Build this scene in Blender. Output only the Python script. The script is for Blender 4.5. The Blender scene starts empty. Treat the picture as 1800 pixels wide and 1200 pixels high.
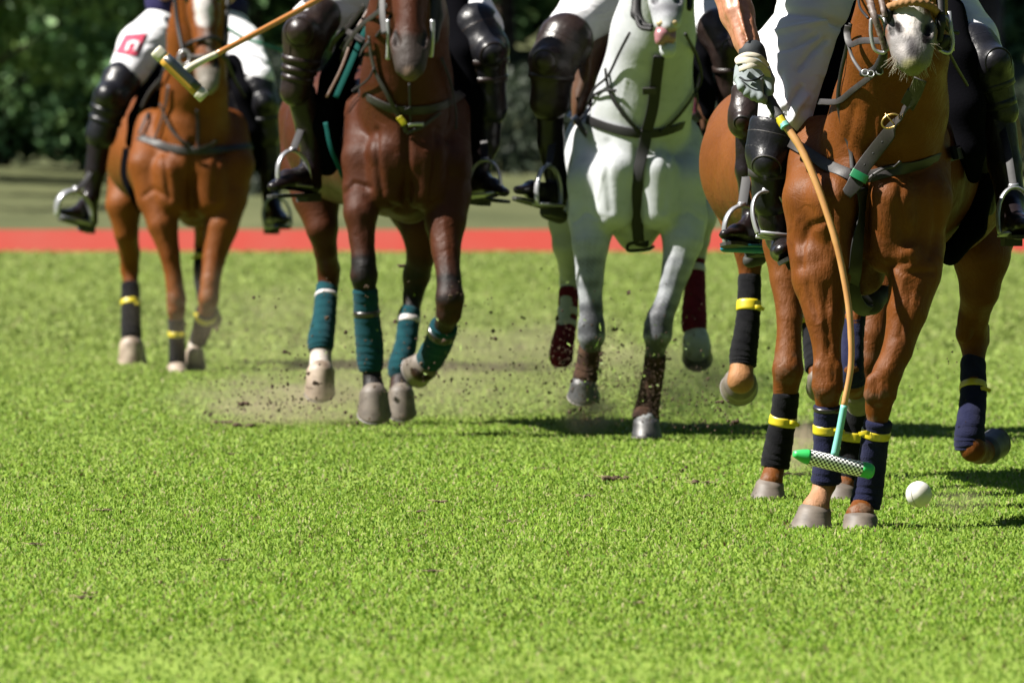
import bpy, math, random
import numpy as np
from mathutils import Vector, noise
from mathutils.bvhtree import BVHTree

# ---------------------------------------------------------------- camera, sky, sun, exposure
SC = bpy.context.scene
COL = SC.collection
FPX = 15000.0          # 300 mm lens on a 36 mm sensor, in photo pixels
CAMH = 1.15
TH = math.atan(315 / FPX)
cd = bpy.data.cameras.new('camera'); cam = bpy.data.objects.new('camera', cd); COL.objects.link(cam)
cam.location = (0, 0, CAMH); cam.rotation_euler = (math.pi / 2 - TH, 0, 0)
cd.sensor_width = 36; cd.lens = 300; cd.clip_start = 0.5; cd.clip_end = 2000
cd.dof.use_dof = True; cd.dof.focus_distance = 27.2; cd.dof.aperture_fstop = 8
SC.camera = cam
SUN_EL = math.radians(49); SUN_AZ = math.radians(-103)     # azimuth from +Y, clockwise: left and a little behind the camera
sd = Vector((math.sin(SUN_AZ) * math.cos(SUN_EL), math.cos(SUN_AZ) * math.cos(SUN_EL), math.sin(SUN_EL)))
w = bpy.data.worlds.new("World"); SC.world = w; w.use_nodes = True
nt = w.node_tree; bg = nt.nodes['Background']
sky = nt.nodes.new('ShaderNodeTexSky'); sky.sky_type = 'NISHITA'; sky.sun_disc = False
sky.air_density = .5; sky.dust_density = .3; sky.sun_elevation = SUN_EL; sky.sun_rotation = SUN_AZ
nt.links.new(sky.outputs[0], bg.inputs[0]); bg.inputs[1].default_value = 0.05
ld = bpy.data.lights.new('sun', 'SUN'); ld.energy = 5.0; ld.angle = math.radians(0.55); ld.color = (1, .955, .88)
lo = bpy.data.objects.new('sun', ld); COL.objects.link(lo); lo.rotation_euler = sd.to_track_quat('Z', 'Y').to_euler()
SC.view_settings.view_transform = 'Standard'; SC.view_settings.look = 'None'
SC.view_settings.exposure = 2.1; SC.view_settings.gamma = 1
SC.cycles.volume_bounces = 1; SC.cycles.diffuse_bounces = 2; SC.cycles.max_bounces = 6

R = random.Random(7); NR = np.random.RandomState(11)

def P(px, py, d):
    x = (px - 900) / FPX; y = (600 - py) / FPX
    vy = math.cos(TH) + y * math.sin(TH); vz = -math.sin(TH) + y * math.cos(TH)
    t = d / vy
    return Vector((x * t, d, CAMH + vz * t))

# ---------------------------------------------------------------- materials
def mat(name, col, rough=.6, spec=.5, bump=None, var=None, attr=None, coat=0, sheen=0, metal=0, trans=0, fn=None, sub=0):
    """col base colour; bump=(scale, strength, dist); var=(scale, colour2, lo, hi) mixes a second colour by noise."""
    m = bpy.data.materials.new(name); m.use_nodes = True
    n = m.node_tree.nodes; l = m.node_tree.links; b = n['Principled BSDF']
    b.inputs['Base Color'].default_value = (*col, 1); b.inputs['Roughness'].default_value = rough
    b.inputs['Specular IOR Level'].default_value = spec; b.inputs['Metallic'].default_value = metal
    b.inputs['Coat Weight'].default_value = coat; b.inputs['Coat Roughness'].default_value = .25
    b.inputs['Sheen Weight'].default_value = sheen
    tc = n.new('ShaderNodeTexCoord'); out = None
    if attr:
        a = n.new('ShaderNodeAttribute'); a.attribute_name = attr; out = a.outputs['Color']
    if var:
        sc, c2, lo_, hi_ = var
        no = n.new('ShaderNodeTexNoise'); no.inputs['Scale'].default_value = sc; no.inputs['Detail'].default_value = 6
        l.new(tc.outputs['Object'], no.inputs['Vector'])
        mr = n.new('ShaderNodeMapRange'); mr.inputs[1].default_value = lo_; mr.inputs[2].default_value = hi_
        l.new(no.outputs[0], mr.inputs[0])
        mx = n.new('ShaderNodeMix'); mx.data_type = 'RGBA'
        l.new(mr.outputs[0], mx.inputs[0])
        if attr:
            mm = n.new('ShaderNodeMix'); mm.data_type = 'RGBA'; mm.blend_type = 'MULTIPLY'; mm.inputs[0].default_value = 1
            l.new(out, mm.inputs[6]); mm.inputs[7].default_value = (*c2, 1)
            l.new(out, mx.inputs[6]); l.new(mm.outputs[2], mx.inputs[7])
        else:
            mx.inputs[6].default_value = (*col, 1); mx.inputs[7].default_value = (*c2, 1)
        out = mx.outputs[2]
    if out is not None: l.new(out, b.inputs['Base Color'])
    if bump:
        sc, st, di = bump
        no = n.new('ShaderNodeTexNoise'); no.inputs['Scale'].default_value = sc; no.inputs['Detail'].default_value = 5
        l.new(tc.outputs['Object'], no.inputs['Vector'])
        bu = n.new('ShaderNodeBump'); bu.inputs['Strength'].default_value = st; bu.inputs['Distance'].default_value = di
        l.new(no.outputs[0], bu.inputs['Height']); l.new(bu.outputs[0], b.inputs['Normal'])
    if fn: fn(m, n, l, b, tc)
    return m

def coat_fn(m, n, l, b, tc):
    # short hair: fine stretched grain plus soft veins / folds
    mp = n.new('ShaderNodeMapping'); mp.inputs['Scale'].default_value = (1, 1, .25)
    l.new(tc.outputs['Object'], mp.inputs[0])
    n1 = n.new('ShaderNodeTexNoise'); n1.inputs['Scale'].default_value = 130; n1.inputs['Detail'].default_value = 3
    l.new(mp.outputs[0], n1.inputs['Vector'])
    n2 = n.new('ShaderNodeTexNoise'); n2.inputs['Scale'].default_value = 14; n2.inputs['Detail'].default_value = 7; n2.inputs['Distortion'].default_value = .8
    n2.inputs['Roughness'].default_value = .62
    l.new(tc.outputs['Object'], n2.inputs['Vector'])
    b1 = n.new('ShaderNodeBump'); b1.inputs['Strength'].default_value = .8; b1.inputs['Distance'].default_value = .0025
    b2 = n.new('ShaderNodeBump'); b2.inputs['Strength'].default_value = .5; b2.inputs['Distance'].default_value = .012
    l.new(n1.outputs[0], b1.inputs['Height']); l.new(n2.outputs[0], b2.inputs['Height'])
    l.new(b2.outputs[0], b1.inputs['Normal']); l.new(b1.outputs[0], b.inputs['Normal'])
    mr = n.new('ShaderNodeMapRange'); mr.inputs[1].default_value = .35; mr.inputs[2].default_value = .65
    mr.inputs[3].default_value = .46; mr.inputs[4].default_value = .64
    l.new(n2.outputs[0], mr.inputs[0]); l.new(mr.outputs[0], b.inputs['Roughness'])

def cloth_fn(m, n, l, b, tc):
    # drag folds and fine weave
    mp = n.new('ShaderNodeMapping'); mp.inputs['Rotation'].default_value = (.3, .6, .2); mp.inputs['Scale'].default_value = (1, 1, 2.6); l.new(tc.outputs['Object'], mp.inputs[0])
    n2 = n.new('ShaderNodeTexNoise'); n2.inputs['Scale'].default_value = 4.5; n2.inputs['Detail'].default_value = 1.5; n2.inputs['Distortion'].default_value = .5; l.new(mp.outputs[0], n2.inputs['Vector'])
    b2 = n.new('ShaderNodeBump'); b2.inputs['Strength'].default_value = .6; b2.inputs['Distance'].default_value = .06; l.new(n2.outputs[0], b2.inputs['Height']); l.new(b2.outputs[0], b.inputs['Normal'])
def horn_fn(m, n, l, b, tc):
    # growth rings round the hoof wall and dried dirt
    mp = n.new('ShaderNodeMapping'); mp.inputs['Scale'].default_value = (6, 6, 150); l.new(tc.outputs['Object'], mp.inputs[0])
    n2 = n.new('ShaderNodeTexNoise'); n2.inputs['Scale'].default_value = 1; n2.inputs['Detail'].default_value = 3; l.new(mp.outputs[0], n2.inputs['Vector'])
    b2 = n.new('ShaderNodeBump'); b2.inputs['Strength'].default_value = .25; b2.inputs['Distance'].default_value = .003; l.new(n2.outputs[0], b2.inputs['Height']); l.new(b2.outputs[0], b.inputs['Normal'])
M = {}
M['coat'] = mat('horse_coat', (.3, .1, .03), attr='coat', var=(5, (.72, .66, .62), .35, .7), spec=.11, fn=coat_fn)
def soft_coat_fn(m, n, l, b, tc):
    coat_fn(m, n, l, b, tc)
    for k in n:
        if k.type == 'BUMP': k.inputs['Strength'].default_value *= .35
M['grey_coat'] = mat('grey_horse_coat', (.3, .3, .3), attr='coat', var=(4, (.80, .80, .82), .35, .7), spec=.13, fn=soft_coat_fn)
M['hoof'] = mat('hoof_horn', (0.08527, 0.06956, 0.0561), .6, .3, var=(22, (0.04488, 0.0359, 0.02917), .35, .7), fn=horn_fn)
M['hoof_pale'] = mat('pale_hoof_horn', (.22, .175, .135), .55, .3, var=(15, (0.0763, 0.05386, 0.03815), .35, .7), fn=horn_fn)
M['hoof_dark'] = mat('dark_hoof_horn', (0.0202, 0.0202, 0.02244), .5, .4, bump=(60, .4, .002), var=(15, (0.05386, 0.04937, 0.04488), .4, .75))
M['shoe'] = mat('horseshoe_iron', (.10, .09, .085), .65, metal=.4, bump=(50, .3, .001))
M['black_leather'] = mat('black_leather', (0.004488, 0.004039, 0.004488), .62, .25, bump=(90, .25, .001))
M['grey_leather'] = mat('worn_grey_leather', (0.01616, 0.01436, 0.01364), .55, .25, bump=(120, .4, .001), var=(40, (0.01257, 0.01077, 0.01077), .4, .6))
M['brown_leather'] = mat('dark_brown_leather', (0.01885, 0.009874, 0.00763), .33, .5, bump=(45, .35, .003), var=(18, (0.03366, 0.0202, 0.01571), .4, .7), coat=.2)
M['pad_brown'] = mat('knee_pad_leather', (0.007536, 0.004147, 0.003393), .36, .22, bump=(22, .6, .009), var=(14, (0.01602, 0.01037, 0.008484), .42, .72), coat=0)
M['pad_black'] = mat('black_knee_pad_leather', (0.004488, 0.004488, 0.005834), .36, .2, bump=(20, .6, .009), coat=0)
M['boot'] = mat('riding_boot_leather', (0.005386, 0.00359, 0.004039), .32, .22, bump=(18, .55, .012), coat=0)
M['sole'] = mat('boot_sole', (0.01571, 0.01571, 0.01346), .7, .3, bump=(70, .4, .002))
M['tan_leather'] = mat('tan_saddle_leather', (0.05386, 0.02289, 0.009426), .5, .4, bump=(60, .4, .002), var=(12, (0.02962, 0.01346, 0.006732), .35, .7))
M['saddle'] = mat('saddle_leather', (0.006283, 0.004488, 0.004039), .65, .25, bump=(60, .4, .002))
M['steel'] = mat('polished_steel', (.24, .24, .25), .32, metal=.6, bump=(30, .2, .001))
M['brass'] = mat('dull_brass', (.4, .27, .1), .35, metal=1)
M['cloth'] = mat('white_breeches', (.37, .37, .385), .85, .2, fn=cloth_fn, sheen=.2)
def knit(name, col, c2): return mat(name, col, .97, .04, bump=(200, 1, .0025), var=(25, c2, .35, .7), sheen=.04)
M['wrap_black'] = knit('black_bandage', (0.003142, 0.003142, 0.004039), (0.006283, 0.006283, 0.007181))
M['wrap_navy'] = knit('navy_bandage', (0.005834, 0.006732, 0.0202), (0.009874, 0.01077, 0.02693))
M['wrap_teal'] = knit('teal_bandage', (.003, .020, .026), (.005, .030, .036))
M['wrap_maroon'] = knit('maroon_bandage', (.085, .007, .018), (.055, .006, .013))
M['wrap_muddy'] = knit('mud_spattered_bandage', (0.009874, 0.005386, 0.004937), (0.04488, 0.02468, 0.01571))
M['tape_yellow'] = mat('yellow_tape', (0.3142, 0.2513, 0.006732), .4, .5)
M['tape_dark'] = mat('dark_tape', (0.008976, 0.006732, 0.006732), .3, .5)
M['tape_white'] = mat('white_strap', (0.2917, 0.2693, 0.2693), .5, .4)
M['tape_green'] = mat('green_rubber_band', (0, 0.08976, 0.03142), .4)
M['pad_cloth'] = mat('dark_saddle_cloth', (.0012, .0012, .0018), .97, .02, bump=(120, .5, .002))
M['teal_cloth'] = mat('teal_cloth', (0, 0.03231, 0.02827), .8, .1, bump=(120, .5, .002))
M['maroon_cloth'] = mat('maroon_cloth', (0.02693, 0.00359, 0.008976), .9, .1, bump=(120, .5, .002))
M['navy_shirt'] = mat('navy_shirt', (0.008976, 0.007181, 0.04039), .85, .2, bump=(16, .4, .01))
M['white_shirt'] = mat('white_shirt', (0.462, 0.462, 0.4752), .85, .2, bump=(16, .4, .01))
M['teal_shirt'] = mat('dark_green_shirt', (0.004488, 0.04039, 0.0359), .85, .2, bump=(16, .4, .01))
M['helmet'] = mat('helmet_shell', (0.008976, 0.008976, 0.01346), .35, .5)
M['red_cloth'] = mat('red_patch', (.26, .03, .055), .8, .2)
M['lettering'] = mat('white_lettering', (0.3501, 0.3411, 0.3501), .8, .2)
M['glove'] = mat('pale_grey_glove', (0.1212, 0.1391, 0.1436), .8, .2, bump=(40, .4, .003), var=(30, (0.08976, 0.1167, 0.08976), .5, .75))
M['glove_dark'] = mat('dark_glove_trim', (0.01346, 0.01571, 0.01795), .7, .2, bump=(160, .5, .001))
M['sling'] = mat('cream_wrist_sling', (0.2468, 0.2244, 0.1795), .85, .2, bump=(200, .4, .001))
M['rope'] = mat('tan_rope', (0.1481, 0.0763, 0.02917), .8, .2, bump=(150, .6, .002))
M['rein'] = mat('rolled_rein', (0.05386, 0.0359, 0.02917), .6, .4, bump=(120, .6, .001), var=(60, (0.1122, 0.08976, 0.0763), .5, .6))
M['cane'] = mat('varnished_cane', (0.2783, 0.1481, 0.05161), .33, .5, var=(9, (0.202, 0.08976, 0.02693), .4, .7), coat=.3)
M['cane_orange'] = mat('orange_cane', (0.2468, 0.09874, 0.0202), .33, .5, coat=.3)
M['grip'] = mat('rubber_grip', (0.01346, 0.01346, 0.01436), .7, .3, bump=(170, .5, .002))
M['green_tip'] = mat('green_mallet_tip', (0.01795, 0.2783, 0.05834), .45, .4)
M['teal_tape'] = mat('turquoise_tape', (0.08976, 0.2603, 0.2244), .5, .4)
M['cream_paint'] = mat('cream_paint', (0.3366, 0.3231, 0.2603), .45, .4, var=(30, (0.2693, 0.2468, 0.1795), .45, .7))
M['yellow_paint'] = mat('yellow_varnish', (0.2693, 0.1481, 0.01795), .4, .5)
M['black_paint'] = mat('black_paint', (0.008976, 0.01346, 0.01571), .4, .5)
M['ball'] = mat('polo_ball_plastic', (0.3501, 0.3411, 0.3142), .5, .4, bump=(30, .35, .002), var=(18, (0.2693, 0.2558, 0.2154), .5, .75))
M['blue_rubber'] = mat('blue_tread_rubber', (0, 0.09874, 0.1526), .5, .4)
M['tongue'] = mat('tongue', (0.167, 0.07272, 0.08076), .35, .5)
M['teeth'] = mat('teeth', (0.2693, 0.202, 0.1122), .4, .5)
M['eye'] = mat('dark_eye', (0.004488, 0.002693, 0.001795), .08, .6)
M['whisker'] = mat('pale_whiskers', (0.202, 0.1795, 0.1346), .7, .2)
M['skin'] = mat('tanned_skin', (0.2244, 0.09874, 0.0561), .48, .45, bump=(30, .35, .006), var=(60, (0.1616, 0.05834, 0.02917), .42, .72))
M['red_board'] = mat('red_board_paint', (.20, .022, .014), .7, .15, var=(1.2, (.19, .032, .022), .4, .7))
M['green_whip'] = mat('green_cord', (0.01346, 0.1257, 0.06732), .6)
def check_fn(m, n, l, b, tc):
    mp = n.new('ShaderNodeMapping'); mp.inputs['Rotation'].default_value = (0, 0, 0)
    uv = n.new('ShaderNodeUVMap')
    l.new(uv.outputs[0], mp.inputs[0]); mp.inputs['Scale'].default_value = (24, 20, 1)
    ck = n.new('ShaderNodeTexChecker'); ck.inputs['Scale'].default_value = 1
    ck.inputs[1].default_value = (.75, .75, .73, 1); ck.inputs[2].default_value = (.02, .02, .02, 1)
    l.new(mp.outputs[0], ck.inputs[0]); l.new(ck.outputs[0], b.inputs['Base Color'])
M['check'] = mat('black_and_white_weave', (0.2244, 0.2244, 0.2244), .5, .4, fn=check_fn)

# ---------------------------------------------------------------- object helpers
def tag(o, label=None, cat=None, group=None, kind=None):
    if label: o['label'] = label
    if cat: o['category'] = cat
    if group: o['group'] = group
    if kind: o['kind'] = kind
    return o
def empty(name, loc, label, cat, group=None):
    o = bpy.data.objects.new(name, None); COL.objects.link(o); o.location = loc; o.empty_display_size = .2
    return tag(o, label, cat, group)
def root_loc(parent):
    while parent is not None:
        if parent.parent is None: return Vector(parent.location)
        parent = parent.parent
    return Vector((0, 0, 0))
def mk(name, V, F, m, parent=None, smooth=True, origin=None, uv=None):
    V = np.asarray(V, dtype=np.float64).reshape(-1, 3)
    o0 = root_loc(parent) if parent is not None else Vector(origin or (0, 0, 0))
    V = V - np.array(o0)
    me = bpy.data.meshes.new(name); me.from_pydata(V.tolist(), [], [tuple(f) for f in F])
    me.materials.append(m if not isinstance(m, str) else M[m])
    if smooth: me.polygons.foreach_set('use_smooth', [True] * len(me.polygons))
    if uv is not None:
        u = me.uv_layers.new(name='UVMap')
        li = np.zeros(len(me.loops), dtype=np.int32); me.loops.foreach_get('vertex_index', li)
        u.data.foreach_set('uv', np.asarray(uv)[li].ravel())
    me.update()
    o = bpy.data.objects.new(name, me); COL.objects.link(o)
    if parent is not None: o.parent = parent
    elif origin is not None: o.location = origin
    return o
def join(*parts):
    V = []; F = []
    for v, f in parts:
        n = len(V); V += [tuple(x) for x in v]; F += [tuple(i + n for i in q) for q in f]
    return V, F
def spline(pts, n=8):
    """Catmull-Rom through rows of any length."""
    A = np.array([list(p) for p in pts], float)
    if len(A) < 3:
        t = np.linspace(0, 1, n * 2)[:, None]; return A[0] * (1 - t) + A[-1] * t
    B = np.vstack([2 * A[0] - A[1], A, 2 * A[-1] - A[-2]]); out = []
    for i in range(1, len(B) - 2):
        p0, p1, p2, p3 = B[i - 1:i + 3]
        for k in range(n):
            t = k / n
            out.append(.5 * ((2 * p1) + (-p0 + p2) * t + (2 * p0 - 5 * p1 + 4 * p2 - p3) * t * t + (-p0 + 3 * p1 - 3 * p2 + p3) * t ** 3))
    out.append(B[-2]); return np.array(out)
def nrm(v): return v / (np.linalg.norm(v) + 1e-12)
def tube(path, rad, seg=12, flat=None, q=1.0, caps=True, closed=False, mod=None, ref=None):
    """sweep; flat=direction squashed by q; mod(t, ang)->radius factor."""
    path = np.array([list(p) for p in path], float); n = len(path)
    rad = np.full(n, rad, float) if np.isscalar(rad) else np.interp(np.linspace(0, 1, n), np.linspace(0, 1, len(rad)), rad)
    if closed: T = np.roll(path, -1, 0) - np.roll(path, 1, 0)
    else: T = np.gradient(path, axis=0)
    up = nrm(np.array(ref, float)) if ref is not None else (np.array([0, 1., 0]) if abs(nrm(T[0])[1]) < .9 else np.array([1., 0, 0]))
    V = []; F = []
    for i in range(n):
        t = nrm(T[i]); u = nrm(up - t * up.dot(t)); up = u; v = np.cross(t, u)
        for k in range(seg):
            a = 2 * math.pi * k / seg; r = rad[i] * (mod(i / (n - 1), a) if mod else 1)
            o = (u * math.cos(a) + v * math.sin(a)) * r
            if flat is not None:
                fd = nrm(np.array(flat, float)); o = o + fd * (o.dot(fd) * (q - 1))
            V.append(path[i] + o)
    m_ = n if closed else n - 1
    for i in range(m_):
        j = (i + 1) % n
        for k in range(seg):
            k2 = (k + 1) % seg; F.append((i * seg + k, i * seg + k2, j * seg + k2, j * seg + k))
    if caps and not closed:
        F.append(tuple(range(seg))[::-1]); F.append(tuple((n - 1) * seg + k for k in range(seg)))
    return V, F
def ribbon(path, normals, width, thick):
    """a leather strap: rectangular section lying on a surface."""
    path = np.array([list(p) for p in path], float); n = len(path); T = np.gradient(path, axis=0); V = []; F = []
    wv = np.full(n, width) if np.isscalar(width) else np.interp(np.linspace(0, 1, n), np.linspace(0, 1, len(width)), width)
    for i in range(n):
        t = nrm(T[i]); nn = np.array(normals[i], float); s = nrm(np.cross(t, nn)); nn = nrm(np.cross(s, t)); w = wv[i] / 2; h = thick / 2
        for a, b in ((-1, -.7), (-.9, -1), (.9, -1), (1, -.7), (1, .7), (.9, 1), (-.9, 1), (-1, .7)):
            V.append(path[i] + s * w * a + nn * h * b)
    for i in range(n - 1):
        for k in range(8): F.append((i * 8 + k, i * 8 + (k + 1) % 8, i * 8 + 8 + (k + 1) % 8, i * 8 + 8 + k))
    F.append(tuple(range(8))[::-1]); F.append(tuple((n - 1) * 8 + k for k in range(8)))
    return V, F
def ring(center, axis_u, axis_v, ru, rv, r, n=28, a0=0, a1=2 * math.pi, seg=8):
    c = np.array(center, float); u = np.array(axis_u, float); v = np.array(axis_v, float)
    full = abs(a1 - a0 - 2 * math.pi) < 1e-6
    ts = np.linspace(a0, a1, n, endpoint=not full)
    return tube([c + u * ru * math.cos(t) + v * rv * math.sin(t) for t in ts], r, seg, closed=full)

# ---------------------------------------------------------------- implicit bodies (smooth unions meshed by surface nets)
def seg_dist(X, Y, Z, a, b, ra, rb, u=None, q=1.0):
    px, py, pz = X - a[0], Y - a[1], Z - a[2]; bx, by, bz = b[0] - a[0], b[1] - a[1], b[2] - a[2]
    if u is not None:
        k = 1 / q - 1; du = px * u[0] + py * u[1] + pz * u[2]; px = px + u[0] * du * k; py = py + u[1] * du * k; pz = pz + u[2] * du * k
        db = bx * u[0] + by * u[1] + bz * u[2]; bx += u[0] * db * k; by += u[1] * db * k; bz += u[2] * db * k
    L2 = bx * bx + by * by + bz * bz + 1e-12
    t = np.clip((px * bx + py * by + pz * bz) / L2, 0, 1)
    d = np.sqrt((px - t * bx) ** 2 + (py - t * by) ** 2 + (pz - t * bz) ** 2) - (ra + (rb - ra) * t)
    return d * min(1, q) if u is not None else d
class Blob:
    def __init__(s): s.pr = []; s.cv = []
    def cone(s, a, b, ra, rb, k=.012, u=None, q=1.0):
        s.pr.append((np.array(a), np.array(b), ra, rb, k, None if u is None else nrm(np.array(u, float)), q)); return s
    def ball(s, a, r, k=.012, u=None, q=1.0): return s.cone(a, a, r, r, k, u, q)
    def carve(s, a, b, ra, rb): s.cv.append((np.array(a), np.array(b), ra, rb)); return s
    def mesh(s, res, inflate=0.0):
        lo_ = np.min([np.minimum(p[0], p[1]) - (max(p[2], p[3]) * max(1, p[6]) + 3 * p[4]) for p in s.pr], 0) - inflate - 2 * res
        hi_ = np.max([np.maximum(p[0], p[1]) + (max(p[2], p[3]) * max(1, p[6]) + 3 * p[4]) for p in s.pr], 0) + inflate + 2 * res
        N = np.ceil((hi_ - lo_) / res).astype(int) + 1
        S = np.zeros(N, np.float32)
        ax = [lo_[i] + np.arange(N[i]) * res for i in range(3)]
        for a, b, ra, rb, k, u, q in s.pr:
            pad = max(ra, rb) * max(1, q) + 7 * k + inflate
            i0 = np.maximum(0, ((np.minimum(a, b) - pad - lo_) / res).astype(int)); i1 = np.minimum(N, ((np.maximum(a, b) + pad - lo_) / res).astype(int) + 2)
            X = ax[0][i0[0]:i1[0], None, None]; Y = ax[1][None, i0[1]:i1[1], None]; Z = ax[2][None, None, i0[2]:i1[2]]
            d = seg_dist(X, Y, Z, a, b, ra + inflate, rb + inflate, u, q)
            S[i0[0]:i1[0], i0[1]:i1[1], i0[2]:i1[2]] += np.exp(np.clip(-d / k, -40, 12))
        Fd = -np.log(S + 1e-9)
        for a, b, ra, rb in s.cv:
            pad = max(ra, rb) + .02
            i0 = np.maximum(0, ((np.minimum(a, b) - pad - lo_) / res).astype(int)); i1 = np.minimum(N, ((np.maximum(a, b) + pad - lo_) / res).astype(int) + 2)
            X = ax[0][i0[0]:i1[0], None, None]; Y = ax[1][None, i0[1]:i1[1], None]; Z = ax[2][None, None, i0[2]:i1[2]]
            d = seg_dist(X, Y, Z, a, b, ra, rb) / .008
            bl = (slice(i0[0], i1[0]), slice(i0[1], i1[1]), slice(i0[2], i1[2]))
            Fd[bl] = np.maximum(Fd[bl], -d)
        Fd = np.clip(Fd, -4, 4); Fd[0] = Fd[-1] = 4; Fd[:, 0] = Fd[:, -1] = 4; Fd[:, :, 0] = Fd[:, :, -1] = 4
        ins = Fd < 0
        C = [N[0] - 1, N[1] - 1, N[2] - 1]
        acc = np.zeros((*C, 3), np.float32); cnt = np.zeros(C, np.float32)
        offs = [(0, 0), (0, 1), (1, 0), (1, 1)]
        for axn in range(3):
            o1, o2 = [i for i in range(3) if i != axn]
            for p_, q_ in offs:
                sl0 = [None] * 3; sl1 = [None] * 3
                sl0[axn] = slice(0, C[axn]); sl1[axn] = slice(1, C[axn] + 1)
                for o, z in ((o1, p_), (o2, q_)): sl0[o] = sl1[o] = slice(z, C[o] + z)
                f0 = Fd[tuple(sl0)]; f1 = Fd[tuple(sl1)]; ch = (f0 < 0) != (f1 < 0)
                t = np.where(ch, f0 / np.where(ch, f0 - f1, 1), 0)
                acc[..., axn] += np.where(ch, t, 0); acc[..., o1] += ch * p_; acc[..., o2] += ch * q_; cnt += ch
        idx = np.argwhere(cnt > 0); vid = -np.ones(C, np.int64); vid[tuple(idx.T)] = np.arange(len(idx))
        V = (idx + acc[tuple(idx.T)] / cnt[tuple(idx.T)][:, None]) * res + lo_
        Q = []
        for axn in range(3):
            o1, o2 = [(1, 2), (2, 0), (0, 1)][axn]
            sl0 = [slice(1, N[i] - 1) for i in range(3)]; sl1 = list(sl0)
            sl0[axn] = slice(0, N[axn] - 1); sl1[axn] = slice(1, N[axn])
            a = ins[tuple(sl0)]; b = ins[tuple(sl1)]
            for mask, flip in ((a & ~b, False), (b & ~a, True)):
                e = np.argwhere(mask)
                if not len(e): continue
                e = e + np.array([0 if i == axn else 1 for i in range(3)])
                def at_(d1, d2):
                    g = e.copy(); g[:, o1] -= d1; g[:, o2] -= d2; return vid[tuple(g.T)]
                q4 = np.stack([at_(1, 1), at_(0, 1), at_(0, 0), at_(1, 0)], 1)
                Q.append(q4[:, ::-1] if flip else q4)
        Q = np.vstack(Q)
        # one light smoothing pass
        for _ in range(2):
            sm = np.zeros_like(V); c = np.zeros(len(V))
            for k in range(4):
                np.add.at(sm, Q[:, k], V[Q[:, (k + 1) % 4]] + V[Q[:, (k - 1) % 4]]); np.add.at(c, Q[:, k], 2)
            V = V * .5 + sm / np.maximum(c, 1)[:, None] * .5
        return V, Q
def mk_np(name, V, Q, m, parent, colors=None):
    o0 = np.array(root_loc(parent)); V = V - o0
    me = bpy.data.meshes.new(name)
    me.vertices.add(len(V)); me.vertices.foreach_set('co', V.astype(np.float32).ravel())
    k = Q.shape[1]
    me.loops.add(len(Q) * k); me.loops.foreach_set('vertex_index', Q.astype(np.int32).ravel())
    me.polygons.add(len(Q)); me.polygons.foreach_set('loop_start', np.arange(0, len(Q) * k, k, dtype=np.int32))
    me.polygons.foreach_set('loop_total', np.full(len(Q), k, np.int32)); me.polygons.foreach_set('use_smooth', np.ones(len(Q), bool))
    me.update(calc_edges=True); me.validate()
    me.materials.append(M[m] if isinstance(m, str) else m)
    if colors is not None:
        at_ = me.color_attributes.new('coat', 'FLOAT_COLOR', 'POINT')
        at_.data.foreach_set('color', np.hstack([colors, np.ones((len(V), 1))]).astype(np.float32).ravel())
    o = bpy.data.objects.new(name, me); COL.objects.link(o)
    if parent is not None: o.parent = parent
    return o
def vnoise(V, s, seed=0):
    """cheap smooth pseudo-noise on points, -1..1"""
    r = np.random.RandomState(seed); out = np.zeros(len(V))
    for i in range(6):
        k = r.normal(size=3) * s * (1 + i * .5); out += np.sin(V @ k + r.rand() * 6.28) / (1 + i * .3)
    return out / 3.2

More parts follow.
